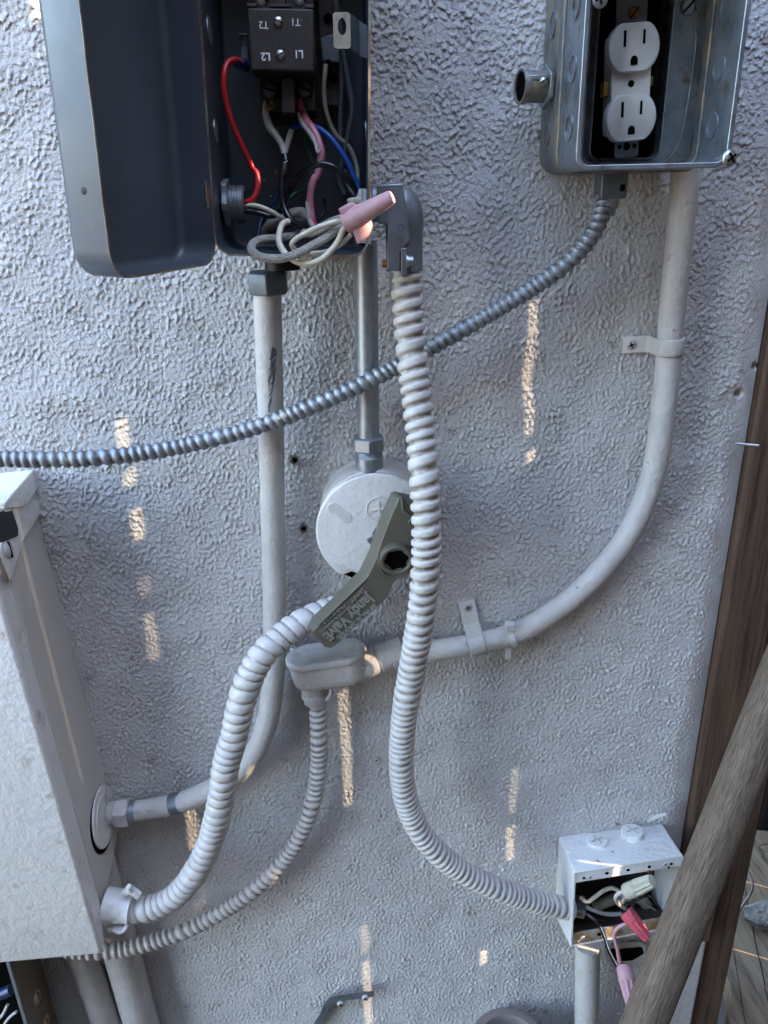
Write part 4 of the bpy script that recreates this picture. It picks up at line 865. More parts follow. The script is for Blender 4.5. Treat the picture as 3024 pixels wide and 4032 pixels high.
# hub: thick raised ring with a dark splined hole
RS = pxr(1560, 2200 / KD * .0 + 1207, .0765, 128)
Ro = pxr(855, 1200, .08, 74); Ri = pxr(855, 1200, .08, 55)
tw_h = ring(fr2, 0, 0, Ri, Ro, -.012, .0055, 44)
build('socket_hub', tw_h, 'olive', tw, bevel=.0012, bseg=3)
sp_ = MB(); inner = []
for i in range(48):
    t = 2 * math.pi * i / 48; inner.append((Ri * (.86 if (i // 4) % 2 else .99) * math.cos(t), Ri * (.86 if (i // 4) % 2 else .99) * math.sin(t)))
outer = [(Ri * 1.005 * math.cos(2 * math.pi * i / 48), Ri * 1.005 * math.sin(2 * math.pi * i / 48)) for i in range(48)]
build('spline', ring2(fr2, outer, inner, -.012, .0035), 'olive', tw)
mb = disc(fr2, 0, 0, Ri, -.0002, .0022); build('socket_hole', mb, 'void', tw)
mb = tube([C5(812, 815, .0775), C5(822, 880, .078), C5(860, 935, .078), C5(925, 940, .078)], .0010, .002, 8); build('boss_edge', mb, 'olive', tw)
mb = tube([C5(945, 445, .0762), C5(960, 425, .076), C5(970, 470, .0775), C5(975, 510, .0775), C5(1010, 545, .0775), C5(1040, 560, .0775)], .0012, .002, 8); build('tip_rib', mb, 'olive', tw)
mb = tube([C5(1035, 570, .077), C5(1012, 585, .077), C5(1015, 600, .077), C5(1040, 612, .077)], .0012, .002, 8); build('tip_notch', mb, 'olive', tw)
# lettering reads upside down from lower left to upper right in the photo
def tx(s_, pa_, pb_, hpx, bold, dep=.0005):
    # text starts at pa_ (its first letter) and ends at pb_; both crop points on the handle face
    A = np.array(T4(*pa_, .0766)); B = np.array(T4(*pb_, .0766)); r_ = B - A; L_ = np.linalg.norm(r_)
    return s_, A, B, r_, L_, hpx, bold, dep
def place_text(s_, pa_, pb_, hm, bold=0.):
    A = Vector(T4(*pa_, .0765)); B = Vector(T4(*pb_, .0765)); r_ = B - A; up = Vector(OUT).cross(r_.normalized())
    # up must point to lower right of the photo (the words stand on their heads)
    tmp = text('raised_lettering', s_, (A + B) / 2, r_, up, hm, .0008, 'olive_highlight', tw, bold=bold)
    # stretch to the measured length
    b = Vector(tw['_b']); c_ = (A + B) / 2 - b; rn = r_.normalized()
    ex = [ (v.co - c_).dot(rn) for v in tmp.data.vertices]; k = r_.length / (max(ex) - min(ex)); mid = (max(ex) + min(ex)) / 2
    for v in tmp.data.vertices:
        e_ = (v.co - c_).dot(rn); v.co += rn * ((e_ - mid) * k - e_)
    return tmp
place_text('Jandy ValvE', (1050, 640), (440, 1200), .0135, .0005)
place_text('SPACE SAVER', (1095, 770), (600, 1210), .0060, .0002)
place_text('Jandy', (945, 560), (780, 735), .0052)
place_text('Moorpark, California', (765, 790), (370, 1130), .0040)
place_text('Made in U.S.A.', (690, 775), (400, 1015), .0038)

# ------------------------------------------------------------------ receptacle box
fo = frame((.1555, 0, 1.4655), (1, 0, .0), (.035, 0, 1), OUT)
ob = thing('outlet_box', 'stacked galvanized square box at upper right with an exposed duplex outlet', 'electrical box', fo(.05, 0, 0))
OW = .1035
mb = pan(fo, OW, 0, .13, .054, .013, .003, .0016); build('back_box', mb, 'darkgalv', ob)
mb = MB()
build('middle_rim', hoop(lambda a, b, c: fo(a - .0018, b, c - .0018), OW + .0036, 0, .1336, .053, .0615, .013, .005), 'darkgalv', ob, bevel=.0008)
build('front_rim', hoop(lambda a, b, c: fo(a - .0006, b, c - .0006), OW + .0012, 0, .1312, .1062, .1082, .0095, .0034), 'galvbox', ob, bevel=.0006)
f_mid = lambda a, b, c: fo(a - .0015, b, c)
build('extension_box', hoop(fo, OW, 0.0, .13, .0625, .108, .009, .0016), 'galvbox', ob, bevel=.0004)
# raised cover floor with the opening
ox0, ox1 = .028, .078
def fofloor(b): return b
def opening_plate(fr, w_, z0, z1, hx0, hx1, hz0, hz1, b0, b1, R, r2):
    o_ = rrect(.0017, w_ - .0017, z0 + .0017, z1 - .0017, R, 5); i_ = rrect(hx0, hx1, hz0, hz1, r2, 5); m2 = MB()
    l = lambda pts, b: [fr(a, b, c) for a, c in pts]
    m2.loft([l(o_, b0), l(o_, b1), l(i_, b1), l(i_, b0)], cap0=False, cap1=False); return m2
build('cover_plate', opening_plate(fo, OW, 0, .13, .0240, .0745, .0085, .1135, .0455, .047, .007, .006), 'galvbox', ob)
# raised collar around the opening
i1 = rrect(.0215, .0775, .0065, .1155, .008); i2 = rrect(.0240, .0745, .0085, .1135, .006)
mb = MB(); l = lambda pts, b: [fo(a, b, c) for a, c in pts]
mb.loft([l(i1, .0472), l(rrect(.0225, .0765, .0072, .1148, .0075), .0555), l(rrect(.0232, .0755, .0078, .1143, .007), .0575), l(i2, .0580), l(i2, .046)], cap0=False, cap1=False); build('raised_collar', mb, 'galvbox', ob)
mb = MB(); mb.prism(fo, rrect(.014, .085, .004, .125, .004), .004, .0045); build('dark_interior', mb, 'void', ob)
# embossed ridge line on cover right, trade mark ring
mb = tube([fo(.0945, .0475, .092), fo(.0965, .0475, .085), fo(.0965, .0475, .06), fo(.0955, .0475, .04), fo(.0935, .0475, .022), fo(.086, .0475, .0075), fo(.078, .0475, .004)], .0008, .002, 8); build('pressed_line', mb, 'galvbox', ob)
fm = frame(C4(1115, 645, .0475), (1, 0, 0), (0, 0, 1), OUT)
build('stamped_mark', ring(fm, 0, 0, .0042, .0047, 0, .0003, 28), 'galv', ob)
mb = MB(); mb.box(fm, -.0026, -.0019, 0, .0003, -.003, .003); mb.box(fm, .0016, .0023, 0, .00031, -.003, .003); mb.box(fm, -.0019, .0016, 0, .0003, -.0004, .0004); build('stamped_letters', mb, 'galv', ob)
# knockouts, right inner wall and left outer walls
for zz_, in ((.098,), (.062,), (.027,)):
    for rr_, bb in ((.0085, .078),):
        p_ = np.array(fo(OW - .0017, bb, zz_)); f3 = frame(p_, (0, -1, 0), (.035, 0, 1), (-1, 0, 0))
        build('knockout', ring(f3, 0, 0, rr_ - .0011, rr_, 0, .0007, 32), 'galv', ob)
        p_ = np.array(fo(-.0001, .086, zz_)); f3 = frame(p_, (0, -1, 0), (.035, 0, 1), (-1, 0, 0))
        build('knockout', ring(f3, 0, 0, rr_ - .0011, rr_, 0, .0007, 32), 'galvbox', ob)
        p_ = np.array(fo(-.0001, .026, zz_)); f3 = frame(p_, (0, -1, 0), (.035, 0, 1), (-1, 0, 0))
        build('knockout', ring(f3, 0, 0, rr_ - .0011, rr_, 0, .0007, 32), 'galvbox', ob)
for a_, b_ in ((1447, 340), (1410, 660)):
    p_ = C4(a_, b_, .100); mb = MB(); mb.lathe((fo(OW - .0018, 0, 0)[0] + .035 * (p_[2] - 1.4655), p_[1], p_[2]), (-1, 0, 0), [(0, .002), (.0005, .0017), (.0006, .0001)], 12); build('bolt_hole', mb, 'rust', ob)
# mounting ears and screws
mb = MB(); mb.lathe(fo(.1005, .100, .004), (.25, -1, .1), [(-.004, .0027), (.009, .0027)], 12); cs = build('corner_bolt', mb, 'galv', ob)
screw(ob, np.array(fo(.1005, .100, .004)) + np.array([.25, -1, .1]) * .0085, (.25, -1, .1), .0056, .0032, 'steel', 'corner_screw', 'plus', .6)
screw(ob, fo(.0885, .0475, .1035), (0, -1, 0), .0055, .0018, 'galv', 'cover_screw', 'minus', .8)
screw(ob, C4(585, -5, .106), (0, -1, 0), .0052, .0018, 'galv', 'cover_screw', 'plus', .3)
# receptacle
rc = (.200, 0, 0)
def rf(z): return None
cxr = np.array(C4(808, 300, .078)); lw = np.array(C4(790, 750, .078))
zup = cxr - lw; zup /= np.linalg.norm(zup)
mid = (cxr + lw) / 2; frr = frame(mid, (1, 0, -zup[0]), zup, OUT)
hs = np.linalg.norm(cxr - lw) / 2
rec = build('receptacle', MB().prism(frr, rrect(-.0135, .0135, -.031, .031, .003), -.022, -.004), 'device', ob, bevel=.0006)
def facepoly(cz, w2=.0172, h2=.0143, flat=.0118):
    pts = []
    for k in range(48):
        t = 2 * math.pi * k / 48; x = w2 * math.cos(t); z = w2 * math.sin(t)
        z = max(-h2, min(h2, z)); pts.append((x, cz + z))
    return pts
for cz in (hs, -hs):
    mb = MB(); pl_ = facepoly(cz)
    mb.loft([[frr(a, b, c) for a, c in [((x) * k, cz + (z - cz) * k) for x, z in pl_]] for b, k in ((-.010, 1), (-.0007, 1), (0, .965))]); fo_ = build('outlet_face', mb, 'device', rec, angle=50)
    mb = MB()
    mb.box(frr, -.0076, -.0058, .0001, .00035, cz + .0005, cz + .0100); mb.box(frr, .0054, .0070, .0001, .00035, cz + .0015, cz + .0098)
    mb.prism(frr, [(-.0024 + .0, cz - .0105)] + [(-.0024 + 0, cz - .0075)] + [(.0024 * math.cos(t), cz - .0075 + .0026 * math.sin(t)) for t in [math.pi - k * math.pi / 10 for k in range(1, 10)]] + [(.0024, cz - .0075), (.0024, cz - .0105)], .0001, .00036)
    build('outlet_slots', mb, 'void', rec, smooth=False)
mb = MB(); dome(mb, frr(0, -.0038, 0), OUT, .0022, .0003); build('center_hole', mb, 'void', rec)
mb = MB(); mb.prism(frr, rrect(-.0105, .0105, .029, .052, .003), -.0092, -.0080); build('metal_strap', mb, 'darkzinc', rec, bevel=.0003); mb = MB(); mb.prism(frr, rrect(-.0085, .0085, -.0455, -.029, .002), -.0092, -.0080); build('metal_strap', mb, 'darkzinc', rec, bevel=.0003)
mb = MB(); mb.box(frr, -.0175, -.014, -.016, -.008, -.006, .003); build('side_terminal', mb, 'brass', rec, bevel=.0004); mb = MB(); mb.box(frr, .0142, .0165, -.016, -.008, -.002, .004); build('side_terminal', mb, 'brass', rec, bevel=.0004)
screw(rec, frr(.0015, -.008, .042), OUT, .0040, .002, 'rust', 'strap_screw', 'minus', .9)
mb = MB()
for dx in (-.005, 0, .0055): dome(mb, frr(dx, -.0079, -.0385), OUT, .0016 if dx else .0026, .0003, 14)
build('strap_holes', mb, 'void', rec)
# stub on the left and connector below
st = thing('stub_connector', 'short open pipe connector sticking out left of the outlet box', 'conduit fitting', C4(150, 560, .035))
s0 = np.array(C4(262, 555, .03)); s1 = np.array(C4(75, 552, .034)); ax = s1 - s0; hl = np.linalg.norm(ax)
mb = MB(); mb.lathe(s0, ax, [(0, .0106), (hl * .8, .0106), (hl * .81, .0116), (hl, .0116), (hl, .0100), (hl * .5, .0096)], 30); build('tube_body', mb, 'darkgalv', st, angle=45)
mb = MB(); mb.lathe(s0 + ax * .95, ax, [(0, .0098), (.0003, .0001)], 24); build('hollow', mb, 'void', st)
mb = MB(); mb.box(lambda a, b, c: tuple((s0 + s1) / 2 + np.array([a, -b, c])), -.008, .010, .009, .0115, .003, .006); build('side_tab', mb, 'galvbox', st, bevel=.0004)
screw(st, tuple((s0 + s1) / 2 + np.array([.004, -.0108, .002])), (0, -1, .2), .0032, .0022, 'steel', 'set_screw', 'minus', .5)
build('locking_ring', hexnut(s0 + ax * .06, ax, .0150, .0035, .2), 'galvbox', st, bevel=.0005)
cb = thing('flex_connector', 'dark grey connector under the outlet box where the silver flex starts', 'conduit fitting', C4(650, 1270, .05))
fcb = frame(C4(655, 1190, .052), (1, 0, 0), (.05, 0, 1), OUT)
mb = MB(); mb.prism(fcb, rrect(-.0098, .0098, -.0085, .010, .002), -.010, .009); build('clamp_body', mb, 'darkzinc', cb, bevel=.001)
mb = MB(); mb.box(fcb, .0042, .0078, .009, .0094, -.0035, .0012); build('slot_hole', mb, 'void', cb)
mb = MB(); mb.lathe(fcb(-.001, 0, -.0085), (-.15, -.05, -1), [(0, .0078), (.006, .0078), (.0062, .0068), (.011, .0068)], 24); build('ferrule', mb, 'galvbox', cb)

# ------------------------------------------------------------------ beige panel on the left
th0 = (-.283, 1.1)
fp = frame((-.283, 0, 1.1), (1, 0, .043), (-.043, 0, 1), OUT)     # local a: 0 = right side, negative to the left
pn = thing('beige_panel', 'large beige painted equipment panel cut off by the left edge', 'electrical panel', fp(-.2, 0, -.3))
def sideprof(name, prof, a0, a1, m, **kw):
    mb = MB(); mb.loft([[fp(a0, b, c) for b, c in prof], [fp(a1, b, c) for b, c in prof]]); return build(name, mb, m, pn, **kw)
sideprof('panel_body', [(-.002, .115), (.078, .10), (.078, -.308), (-.002, -.279)], -.45, 0, 'panelside', bevel=.0015)
sideprof('door', [(.0795, .085), (.0935, .085), (.104, .078), (.104, -.334), (.0985, -.342), (.0795, -.30)], -.45, .0012, 'panel', bevel=.0035, bseg=4)
sideprof('hood', [(-.002, .094), (.045, .088), (.086, .068), (.090, .090), (.088, .098), (.047, .120), (.0, .125)], -.452, .0032, 'panel', bevel=.0012)
sideprof('hood_cap', [(-.008, .1175), (.034, .1135), (.047, .118), (.066, .1245), (.066, .129), (.030, .133), (-.008, .136)], -.452, .0055, 'panel', bevel=.001)
def side(u_, v_, lift=0.):
    x = -.283
    for _ in range(6):
        p = PX(u_, v_, x); x = -.283 + (1.1 - p[2]) * .043 + lift
    return PX(u_, v_, x)
sd5 = lambda a, b, lift=.0036: side(a * .29383, 1750 + b * .29383, lift)
tp = [(0, 905), (55, 880), (65, 905), (165, 885)] + [(165 + 80 * k / 16 + (5 if k % 2 else 0), 890 + 240 * k / 16) for k in range(17)] + [(245, 1225), (130, 1275), (0, 1320), (-60, 1340), (-60, 900)]
mb = MB(); mb.loft([[sd5(a, b, .0034) for a, b in tp], [sd5(a, b, .0040) for a, b in tp]]); build('tape_patch', mb, 'tape', pn, smooth=False)
sp0 = np.array(sd5(100, 1410, .0033)); screw(pn, sp0, (1, 0, .04), .0072, .0028, 'hardware', 'screw', 'minus', 1.3)
mb = MB(); mb.loft([[sd5(a, b, .0035) for a, b in ((0, 1490), (35, 1590), (130, 1830), (100, 1870), (60, 1810), (-40, 1560))], [sd5(a, b, .0055) for a, b in ((0, 1490), (35, 1590), (130, 1830), (100, 1870), (60, 1810), (-40, 1560))]]); build('latch_tongue', mb, 'rustlip', pn, bevel=.0004)
# large washer plate
sdl = lambda a, b, lift=.0: side(a * .60277, 2700 + b * .60277, lift)
wc = np.array(sdl(668, 855, .001)); f3 = frame(wc, (0, -1, 0), (-.043, 0, 1), (1, 0, 0))
build('washer_plate', disc(f3, 0, 0, .031, .0, .0022, 40), 'panel', pn, bevel=.0008)
build('knockout_gap', disc(f3, .001, -.003, .0325, -.0009, .0004, 40), 'void', pn)
build('washer_ring', ring(f3, 0, 0, .0215, .0225, .0022, .0027, 40), 'panel', pn)
# clamp for the fat flex
cp = thing('conduit_clamp', 'painted two-screw clamp holding the fat white flex to the beige panel', 'clamp', L2(770, 1450, .075))
a0_ = np.array(L2(690, 1430, .071)); a1_ = np.array(L2(860, 1450, .073)); ax = a1_ - a0_; hl = np.linalg.norm(ax); axn = ax / hl
mb = MB(); mb.lathe(a0_, ax, [(0, .0172), (hl * .35, .0168), (hl * .85, .0152), (hl, .0160), (hl * 1.02, .0138)], 28); build('clamp_shell', mb, 'panel', cp, angle=45)
for a_, b_, a2, b2 in ((855, 1335, 905, 1370), (760, 1575, 820, 1585)):
    mb = tube([L2(a_ - 35, b_ + 12, .077), L2(a_, b_, .080), L2(a2, b2, .080)], .0042, .002, 12); build('clamp_ear', mb, 'panel', cp)
mb = MB(); dome(mb, L2(855, 1330, .082), (0, -.3, 1), .0035, .004); mb.lathe(L2(855, 1345, .082), (0, -.25, 1), [(0, .0028), (.010, .0028), (.011, .002)], 12); build('clamp_screw', mb, 'panel', cp)
mb = MB(); dome(mb, L2(755, 1530, .085), (0, -1, .2), .0042, .003); mb2 = tube([L2(740, 1590, .084), L2(775, 1612, .086), L2(815, 1590, .085), L2(830, 1560, .083)], .0022, .002, 8); mb.add(mb2.v, mb2.f); build('clamp_screw', mb, 'panel', cp)
# conduits below
wire('lower_pipe', 'left one of two painted pipes descending below the beige panel', [L2(500, 1680, .025), L2(560, 1830, .025), L2(625, 2010, .025), L2(700, 2230, .026), L2(790, 2500, .026)], .0165, 'paint', 'pipe', 28)
wire('lower_pipe', 'right one of two painted pipes descending below the beige panel', [L2(565, 960, .022), L2(645, 1210, .022), L2(728, 1500, .022), L2(820, 1830, .022), L2(872, 2020, .022), L2(930, 2230, .023), L2(1010, 2500, .023)], .0195, 'paint', 'pipe', 28)
# open dark enclosure under panel
le = thing('open_lower_box', 'open rusty box in the bottom left corner with dark wiring inside', 'electrical box', (-.45, 0, .3))
XL = -.372
S1 = lambda a, b, x: PX(a * .30139, 3700 + b * .30139, x)
f1 = np.array(S1(90, 370, XL)); f2 = np.array(S1(360, 1102, XL)); b1 = np.array(S1(530, 330, XL)); b2 = np.array(S1(740, 1102, XL))
off_f = -(f1[1] + f2[1]) / 2; off_b = -(b1[1] + b2[1]) / 2
mb = MB(); mb.box(I3, XL, XL + .0018, off_b, off_f, .30, .80); build('side_plate', mb, 'rustplate', le)
mb = MB(); mb.box(I3, XL - .0008, XL + .0022, off_f, off_f + .0012, .30, .80); build('front_edge', mb, 'galv', le)
mb = MB(); mb.box(I3, XL - .20, XL - .002, off_b - .004, off_b, .30, .80); build('back_plate', mb, 'void', le)
for a_, b_ in ((480, 760), (600, 1090)):
    p_ = np.array(S1(a_, b_, XL + .0018)); screw(le, p_, (1, 0, 0), .0085, .003, 'rustlip', 'rusty_bolt', 'minus', .3, 'rust')
for k, (q0, q1, q2) in enumerate((((-60, 1060), (20, 1000), (100, 850)), ((60, 1100), (130, 1010), (215, 940)), ((-30, 720), (60, 690), (150, 650)))):
    m_ = ('nutgrey', 'nutgrey', 'navy')[k]
    wire(('pale_wire', 'pale_wire', 'dark_blue_wire')[k], ('upper pale wire curving inside the open box in the bottom left corner', 'lower pale wire curving inside the open box in the bottom left corner', 'thick dark blue wire inside the open box in the bottom left corner')[k], [P(q[0] * .30139, 3700 + q[1] * .30139, .06) for q in (q0, q1, q2)], (.0016, .0016, .006)[k], m_)

# ------------------------------------------------------------------ open junction box, lower right
FQ = dict(TL=(.216, -.06, .7865), TR=(.3315, -.06, .8015), BL=(.2195, -.06, .6765), BR=(.335, -.06, .6965))
BQ = dict(TL=(.2158, 0, .777), TR=(.3336, 0, .787), BL=(.218, 0, .656), BR=(.334, 0, .679))
JW, JH, JD = .1165, .111, .06
def fjb(a, b, c):
    u, v, w_ = a / JW, c / JH, b / JD
    def bl(Q): return (np.array(Q['BL']) * (1 - u) + np.array(Q['BR']) * u) * (1 - v) + (np.array(Q['TL']) * (1 - u) + np.array(Q['TR']) * u) * v
    return tuple(bl(BQ) * (1 - w_) + bl(FQ) * w_)
jb = thing('open_junction_box', 'open white painted junction box at lower right with loose wires', 'junction box', fjb(JW / 2, 0, 0))
build('box_shell', pan(fjb, JW, 0, JH, JD, .0015, .0012, .0018), 'panel', jb)
mb = MB(); mb.box(fjb, .0022, JW - .0022, JD - .0035, JD - .0008, JH - .0155, JH - .0020); tl = build('top_lip', mb, 'panel', jb, bevel=.0003)
mb = MB(); mb.box(fjb, .0022, JW - .0022, JD - .0035, JD - .0008, .0020, .0185); build('bottom_lip', mb, 'rustlip', jb, bevel=.0003)
mb = MB(); mb.box(fjb, .0025, JW - .0025, .0022, .0028, .0025, JH - .0025); mb.box(fjb, .0025, JW - .0025, .003, JD - .004, .0024, .0030); build('inner_tone', mb, 'bakegrey', jb)  # thin sheets giving the box's back and floor a darker brown tone
for (a_, b_, r_) in ((358, 642, 10), (372, 668, 8), (520, 608, 12), (520, 650, 12), (670, 585, 11), (820, 562, 12), (820, 597, 13), (975, 542, 10), (958, 568, 9), (465, 1040, 14)):
    mb = MB(); dome(mb, R3(a_, b_, .0594), OUT, r_ * .00017, .0003, 14); build('lip_hole', mb, 'void' if r_ != 13 else 'rust', jb)
for a_, b_ in ((400, 637), (932, 545), (352, 1063)): screw(jb, R3(a_, b_, .0594), OUT, .0024, .0005, 'panel', 'small_screw', 'plus', .4)
# plugs on top
def topp(a_, b_):
    # point on the top face under this pixel
    for it in range(40):
        pass
    p0 = np.array(fjb(0, 0, JH)); p1 = np.array(fjb(JW, 0, JH)); p2 = np.array(fjb(0, JD, JH)); n = np.cross(p1 - p0, p2 - p0); n /= np.linalg.norm(n)
    if n[2] < 0: n = -n
    d = np.array(R3(a_, b_, .03)) - CAM; t = (p0 - CAM).dot(n) / d.dot(n); return CAM + d * t, n
for a_, b_, r_, h_ in ((452, 390, .0120, .0022), (700, 345, .0128, .0062)):
    p_, n_ = topp(a_, b_)
    mb = MB(); mb.lathe(p_ - n_ * .0005, n_, [(0, r_ * 1.12), (.0009, r_ * 1.12), (.001, r_ * .98)] + [(.001 + h_ * k / 6, r_ * (.98 if k % 2 else .94)) for k in range(1, 6)] + [(h_ + .001, r_ * .97), (h_ + .0018, r_ * .90)], 32); pg = build('plug', mb, 'panel', jb)
    f4 = frame(p_ + n_ * (h_ + .0012), (1, .3, .1), (-.3, 1, 0)); X_ = np.array([.9, .35, .1]); X_ -= n_ * X_.dot(n_); X_ /= np.linalg.norm(X_); Y_ = np.cross(n_, X_); o4 = p_ + n_ * (h_ + .0013)
    f4 = lambda a, b, c, o4=o4, X_=X_, Y_=Y_, n_=n_: tuple(o4 + X_ * a + n_ * b + Y_ * c)
    mb = MB(); mb.box(f4, -r_ * .6, r_ * .6, 0, .0014, -.0009, .0009); mb.box(f4, -.0009, .0009, 0, .00141, -r_ * .6, r_ * .6); build('cross', mb, 'paint', pg, bevel=.0003)
rs = random.Random(5)
lf_ = MB()
for a_, b_, s_ in ((500, 400, 3.4), (560, 462, 1.6), (455, 525, 1.6), (825, 402, 1.5), (700, 462, 1.2), (890, 455, 1.2), (430, 375, 1.6), (760, 470, .8)):
    p_, n_ = topp(a_, b_); an = rs.uniform(0, 3.1); s_ *= .0016
    q_ = [p_ + n_ * .0008 + np.array([math.cos(an) * s_ * k, math.sin(an) * s_ * k, 0]) for k in (-1, 0, 1)]; wv = np.array([-math.sin(an), math.cos(an), .2]) * .0009
    lf_.add([q_[0], q_[1] - wv + n_ * .0006, q_[2], q_[1] + wv + n_ * .0003], [(0, 1, 2, 3)])
tag(build('leaf_debris', lf_, 'rustlip', smooth=False), 'dry leaf crumbs scattered on top of the open junction box', 'leaf debris', kind='stuff')
mb = MB(); q_ = [R3(575, 245, .012), R3(620, 262, .012), R3(600, 275, .012), R3(585, 272, .012)]; mb.loft([q_, [tuple(np.array(x) + np.array([0, .0006, .0002])) for x in q_]])
tag(build('dry_leaf', mb, 'rustlip'), 'brown dry leaf tip standing behind the open junction box', 'leaf')
tag(build('pale_strap', tube([R3(810, 245, .012), R3(860, 215, .016), R3(900, 200, .018), R3(945, 190, .020)], [.0012, .0022, .0024, .002], .002, 8), 'flexpaint'), 'pale plastic tie end sticking up behind the open junction box', 'zip tie')
# bushing inside
bs = np.array(R3(285, 835, .034)); be = np.array(R3(372, 850, .036)); ax = be - bs
mb = MB(); mb.lathe(bs, ax, [(k * .0012, .0105 + (.0016 if k % 2 else 0)) for k in range(10)] + [(.0125, .008)], 26); tag(build('flex_end', mb, 'galvbox'), 'bare steel threaded end of the long flex inside the open junction box', 'conduit fitting')
wire('yellowed_wire', 'yellowed ivory wire arching up from the steel flex end', [R3(330, 775, .04), R3(375, 810, .045), R3(430, 780, .045), R3(490, 735, .042), R3(550, 712, .04), R3(600, 728, .04), R3(625, 760, .036)], .0023, 'whitewire')
wire('grey_wire', 'grey wire running straight right from the steel flex end', [R3(375, 845, .045), R3(430, 872, .045), R3(500, 893, .042), R3(570, 898, .04), R3(620, 895, .04)], .0022, 'nutgrey')
wire('white_loop_wire', 'white wire looping left from the tan wire nut', [R3(680, 735, .062), R3(640, 738, .066), R3(600, 752, .066), R3(583, 785, .064), R3(605, 825, .06), R3(650, 855, .055)], .0022, 'flexpaint')
wire('ivory_wire', 'short ivory wire entering the tan wire nut beside the white loop', [R3(690, 740, .06), R3(655, 775, .056), R3(635, 810, .05)], .0024, 'whitewire')
wire('purple_wire', 'dull purple wire rising into the red wire nut', [R3(690, 770, .045), R3(705, 800, .05), R3(700, 850, .058)], .002, 'bakegrey')
wire('black_wire', 'black wire with a light stripe hanging out of the open junction box', [R3(380, 895, .05), R3(430, 935, .056), R3(475, 990, .062), R3(505, 1060, .068), R3(525, 1130, .072), R3(558, 1205, .076), R3(605, 1280, .080)], .0020, 'blackwire')
wire('white_stripe_wire', 'thin white wire lying along the hanging black wire', [R3(478, 985, .0655), R3(508, 1058, .0712), R3(530, 1130, .0755), R3(562, 1200, .0792), R3(607, 1276, .082)], .0007, 'flexpaint')
wire('pink_wire', 'faded pink wire hanging from the red wire nut', [R3(660, 965, .078), R3(610, 985, .078), R3(577, 1020, .078), R3(575, 1070, .078), R3(592, 1130, .079), R3(602, 1190, .08), R3(622, 1285, .080)], .0021, 'nutpink')
wire('wire_debris', 'dull thin wires tangled in the bottom of the open junction box', [R3(700, 780, .02), R3(780, 820, .025), R3(850, 860, .03), R3(910, 885, .03)], .0010, 'tanwire')
wire('hose_stub', 'dusty tan cable jacket lying in the back of the open junction box', [R3(430, 850, .02), R3(540, 800, .02), R3(650, 770, .02), R3(760, 790, .02), R3(840, 905, .02)], .0062, 'tanwire', 'cable')
wire('brown_wire', 'dull brown wire crossing the floor of the open junction box', [R3(390, 910, .03), R3(470, 940, .03), R3(560, 950, .028), R3(680, 920, .026), R3(780, 930, .026)], .0017, 'bakegrey')
wire('black_wire', 'thin black wire curled behind the tan wire nut', [R3(600, 860, .03), R3(680, 820, .03), R3(740, 790, .035), R3(800, 770, .035), R3(850, 800, .03), R3(870, 860, .03)], .0014, 'blackwire')
wire('white_wire', 'grimy white wire lying low behind the red wire nut', [R3(500, 930, .02), R3(600, 905, .022), R3(720, 890, .022), R3(850, 880, .022)], .002, 'nutgrey')
nut('wire_nut', 'tan ribbed wire nut at the top of the open junction box', R3(668, 735, .066), R3(845, 660, .084), .0085, .0062, 'nuttan', 0, 10)
nut('wire_nut', 'bright red winged wire nut hanging over the lower lip', R3(655, 880, .072), R3(812, 1075, .095), .0082, .0050, 'nutred', 1, 9, .4, 1.35, .9, 'nutred')
nut('wire_nut', 'faded pink ribbed wire nut hanging lowest beside the leaning pole', R3(645, 1280, .082), R3(705, 1590, .125), .0088, .0052, 'nutpink', 0, 9, mouth_m='nutpink')
# pipe below the box, plate with dark opening behind
wire('lower_pipe', 'painted pipe rising into the underside of the open junction box', [R3(385, 1105, .032), R3(383, 1250, .032), R3(380, 1450, .032), R3(375, 1673, .032), R3(370, 1950, .032)], .0142, 'paint', 'pipe', 30)
pc = [(500, 1130), (505, 1180), (525, 1240), (620, 1255), (700, 1250), (790, 1215), (800, 1120), (760, 1090), (600, 1100)]
pi_ = [(535, 1140), (538, 1185), (560, 1218), (630, 1230), (700, 1225), (785, 1175), (770, 1130), (745, 1128), (620, 1140)]
plt = thing('wall_opening', 'dark opening in the stucco framed by a rough white rim under the open junction box', 'wall opening', R3(640, 1240, 0))
mb = MB(); lo = lambda pts, o_: [R3(a, b, o_) for a, b in pts]
mb.loft([lo(pc, .001), lo(pc, .006), lo(pi_, .006), lo(pi_, .001)], cap0=False, cap1=False); build('rim', mb, 'paint', plt, bevel=.001)
mb = MB(); mb.loft([lo(pi_, .0022), lo(pi_, .003)]); build('opening', mb, 'void', plt)

# ------------------------------------------------------------------ bottom centre odds and ends
br = thing('metal_bracket', 'thin bent metal bracket fixed to the wall near the bottom', 'bracket', B5(480, 560, .0))
bp_ = [(604, 512), (440, 533), (378, 544), (350, 578), (332, 628), (292, 690), (245, 750), (278, 750), (324, 695), (362, 642), (380, 598), (402, 576), (450, 563), (604, 542)]
mb = MB(); mb.loft([[B5(a, b, .0125) for a, b in bp_], [B5(a, b, .0140) for a, b in bp_]]); build('strip', mb, 'galvbox', br, bevel=.0003)
mb = MB(); ed_ = bp_[:7]; mb.loft([[B5(a, b, .0022) for a, b in ed_], [B5(a, b, .0124) for a, b in ed_], [tuple(np.array(B5(a, b, .0124)) + [0, 0, -.0010]) for a, b in ed_], [tuple(np.array(B5(a, b, .0022)) + [0, 0, -.0010]) for a, b in ed_]], cap0=False, cap1=False, closed=False); build('folded_edge', mb, 'rustplate', br)
for a_, b_ in ((436, 576), (560, 545)): screw(br, B5(a_, b_, .0142), OUT, .0045, .0025, 'hardware', 'screw', 'plus', .4)
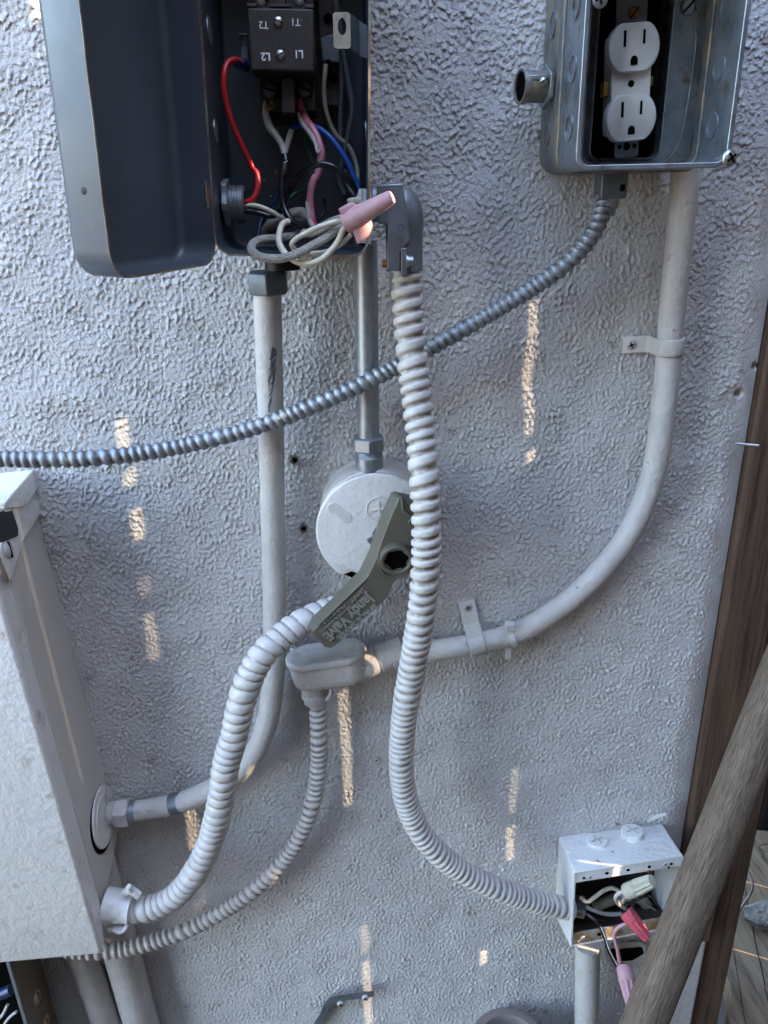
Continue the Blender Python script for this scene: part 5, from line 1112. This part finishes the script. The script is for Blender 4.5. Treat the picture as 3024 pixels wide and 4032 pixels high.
pc_ = np.array(B5(1285, 785, .055)); pc_[2] -= .121
cp_ = thing('brown_pipe_end', 'rim of a round brown pipe end poking into the bottom edge', 'pipe', pc_)
mb = MB(); mb.lathe(pc_, (0, 0, 1), [(0, .044), (.108, .044), (.110, .047), (.120, .047), (.121, .045), (.121, .037), (.119, .0355), (.08, .0350)], 48); build('pipe_rim', mb, 'browncap', cp_, angle=40)
for nm, lab, a_, b_ in (('wall_anchor', 'upper torn plastic anchor in a dark hole beside the painted conduit', 268, 185), ('wall_anchor', 'lower torn plastic anchor in a dark hole beside the round junction box', 325, 632)):
    wa = thing(nm, lab, 'wall anchor', C5(a_, b_, 0), 'torn wall anchors')
    mb = MB(); rs = random.Random(a_)
    for k in range(6):
        t = k * 1.05 + rs.uniform(-.2, .2); c_ = np.array(C5(a_, b_, .0)); d_ = np.array([math.cos(t), 0, math.sin(t)]); e_ = np.array([-math.sin(t), 0, math.cos(t)])
        r1, r2, w2 = .0022, rs.uniform(.0032, .0048), rs.uniform(.0013, .0020)
        mb.hexa([c_ + d_ * r1 - e_ * w2 - [0, .001, 0], c_ + d_ * r2 - e_ * w2 * .6 - [0, .0035, 0], c_ + d_ * r2 + e_ * w2 * .6 - [0, .0035, 0], c_ + d_ * r1 + e_ * w2 - [0, .001, 0]],
                [c_ + d_ * r1 - e_ * w2 + [0, .001, 0], c_ + d_ * r2 - e_ * w2 * .6 - [0, .0022, 0], c_ + d_ * r2 + e_ * w2 * .6 - [0, .0022, 0], c_ + d_ * r1 + e_ * w2 + [0, .001, 0]])
    build('flap', mb, 'anchorflap', wa, smooth=False)
    mb = MB(); dome(mb, C5(a_, b_, -.0005), OUT, .0030, .0006); build('hole', mb, 'void', wa)
mb = MB(); p_ = D(814, 1641, .0006); mb = ring(frame(p_, (1, 0, 0), (0, 0, 1), OUT), 0, 0, .0014, .0036, -.001, .0018, 18)
tag(build('anchor_ring', mb, 'paint', bevel=.0005), 'small painted-over plastic anchor ring left of the long white flex', 'wall anchor')

for o_ in ALL:
    if '_b' in o_: del o_['_b']
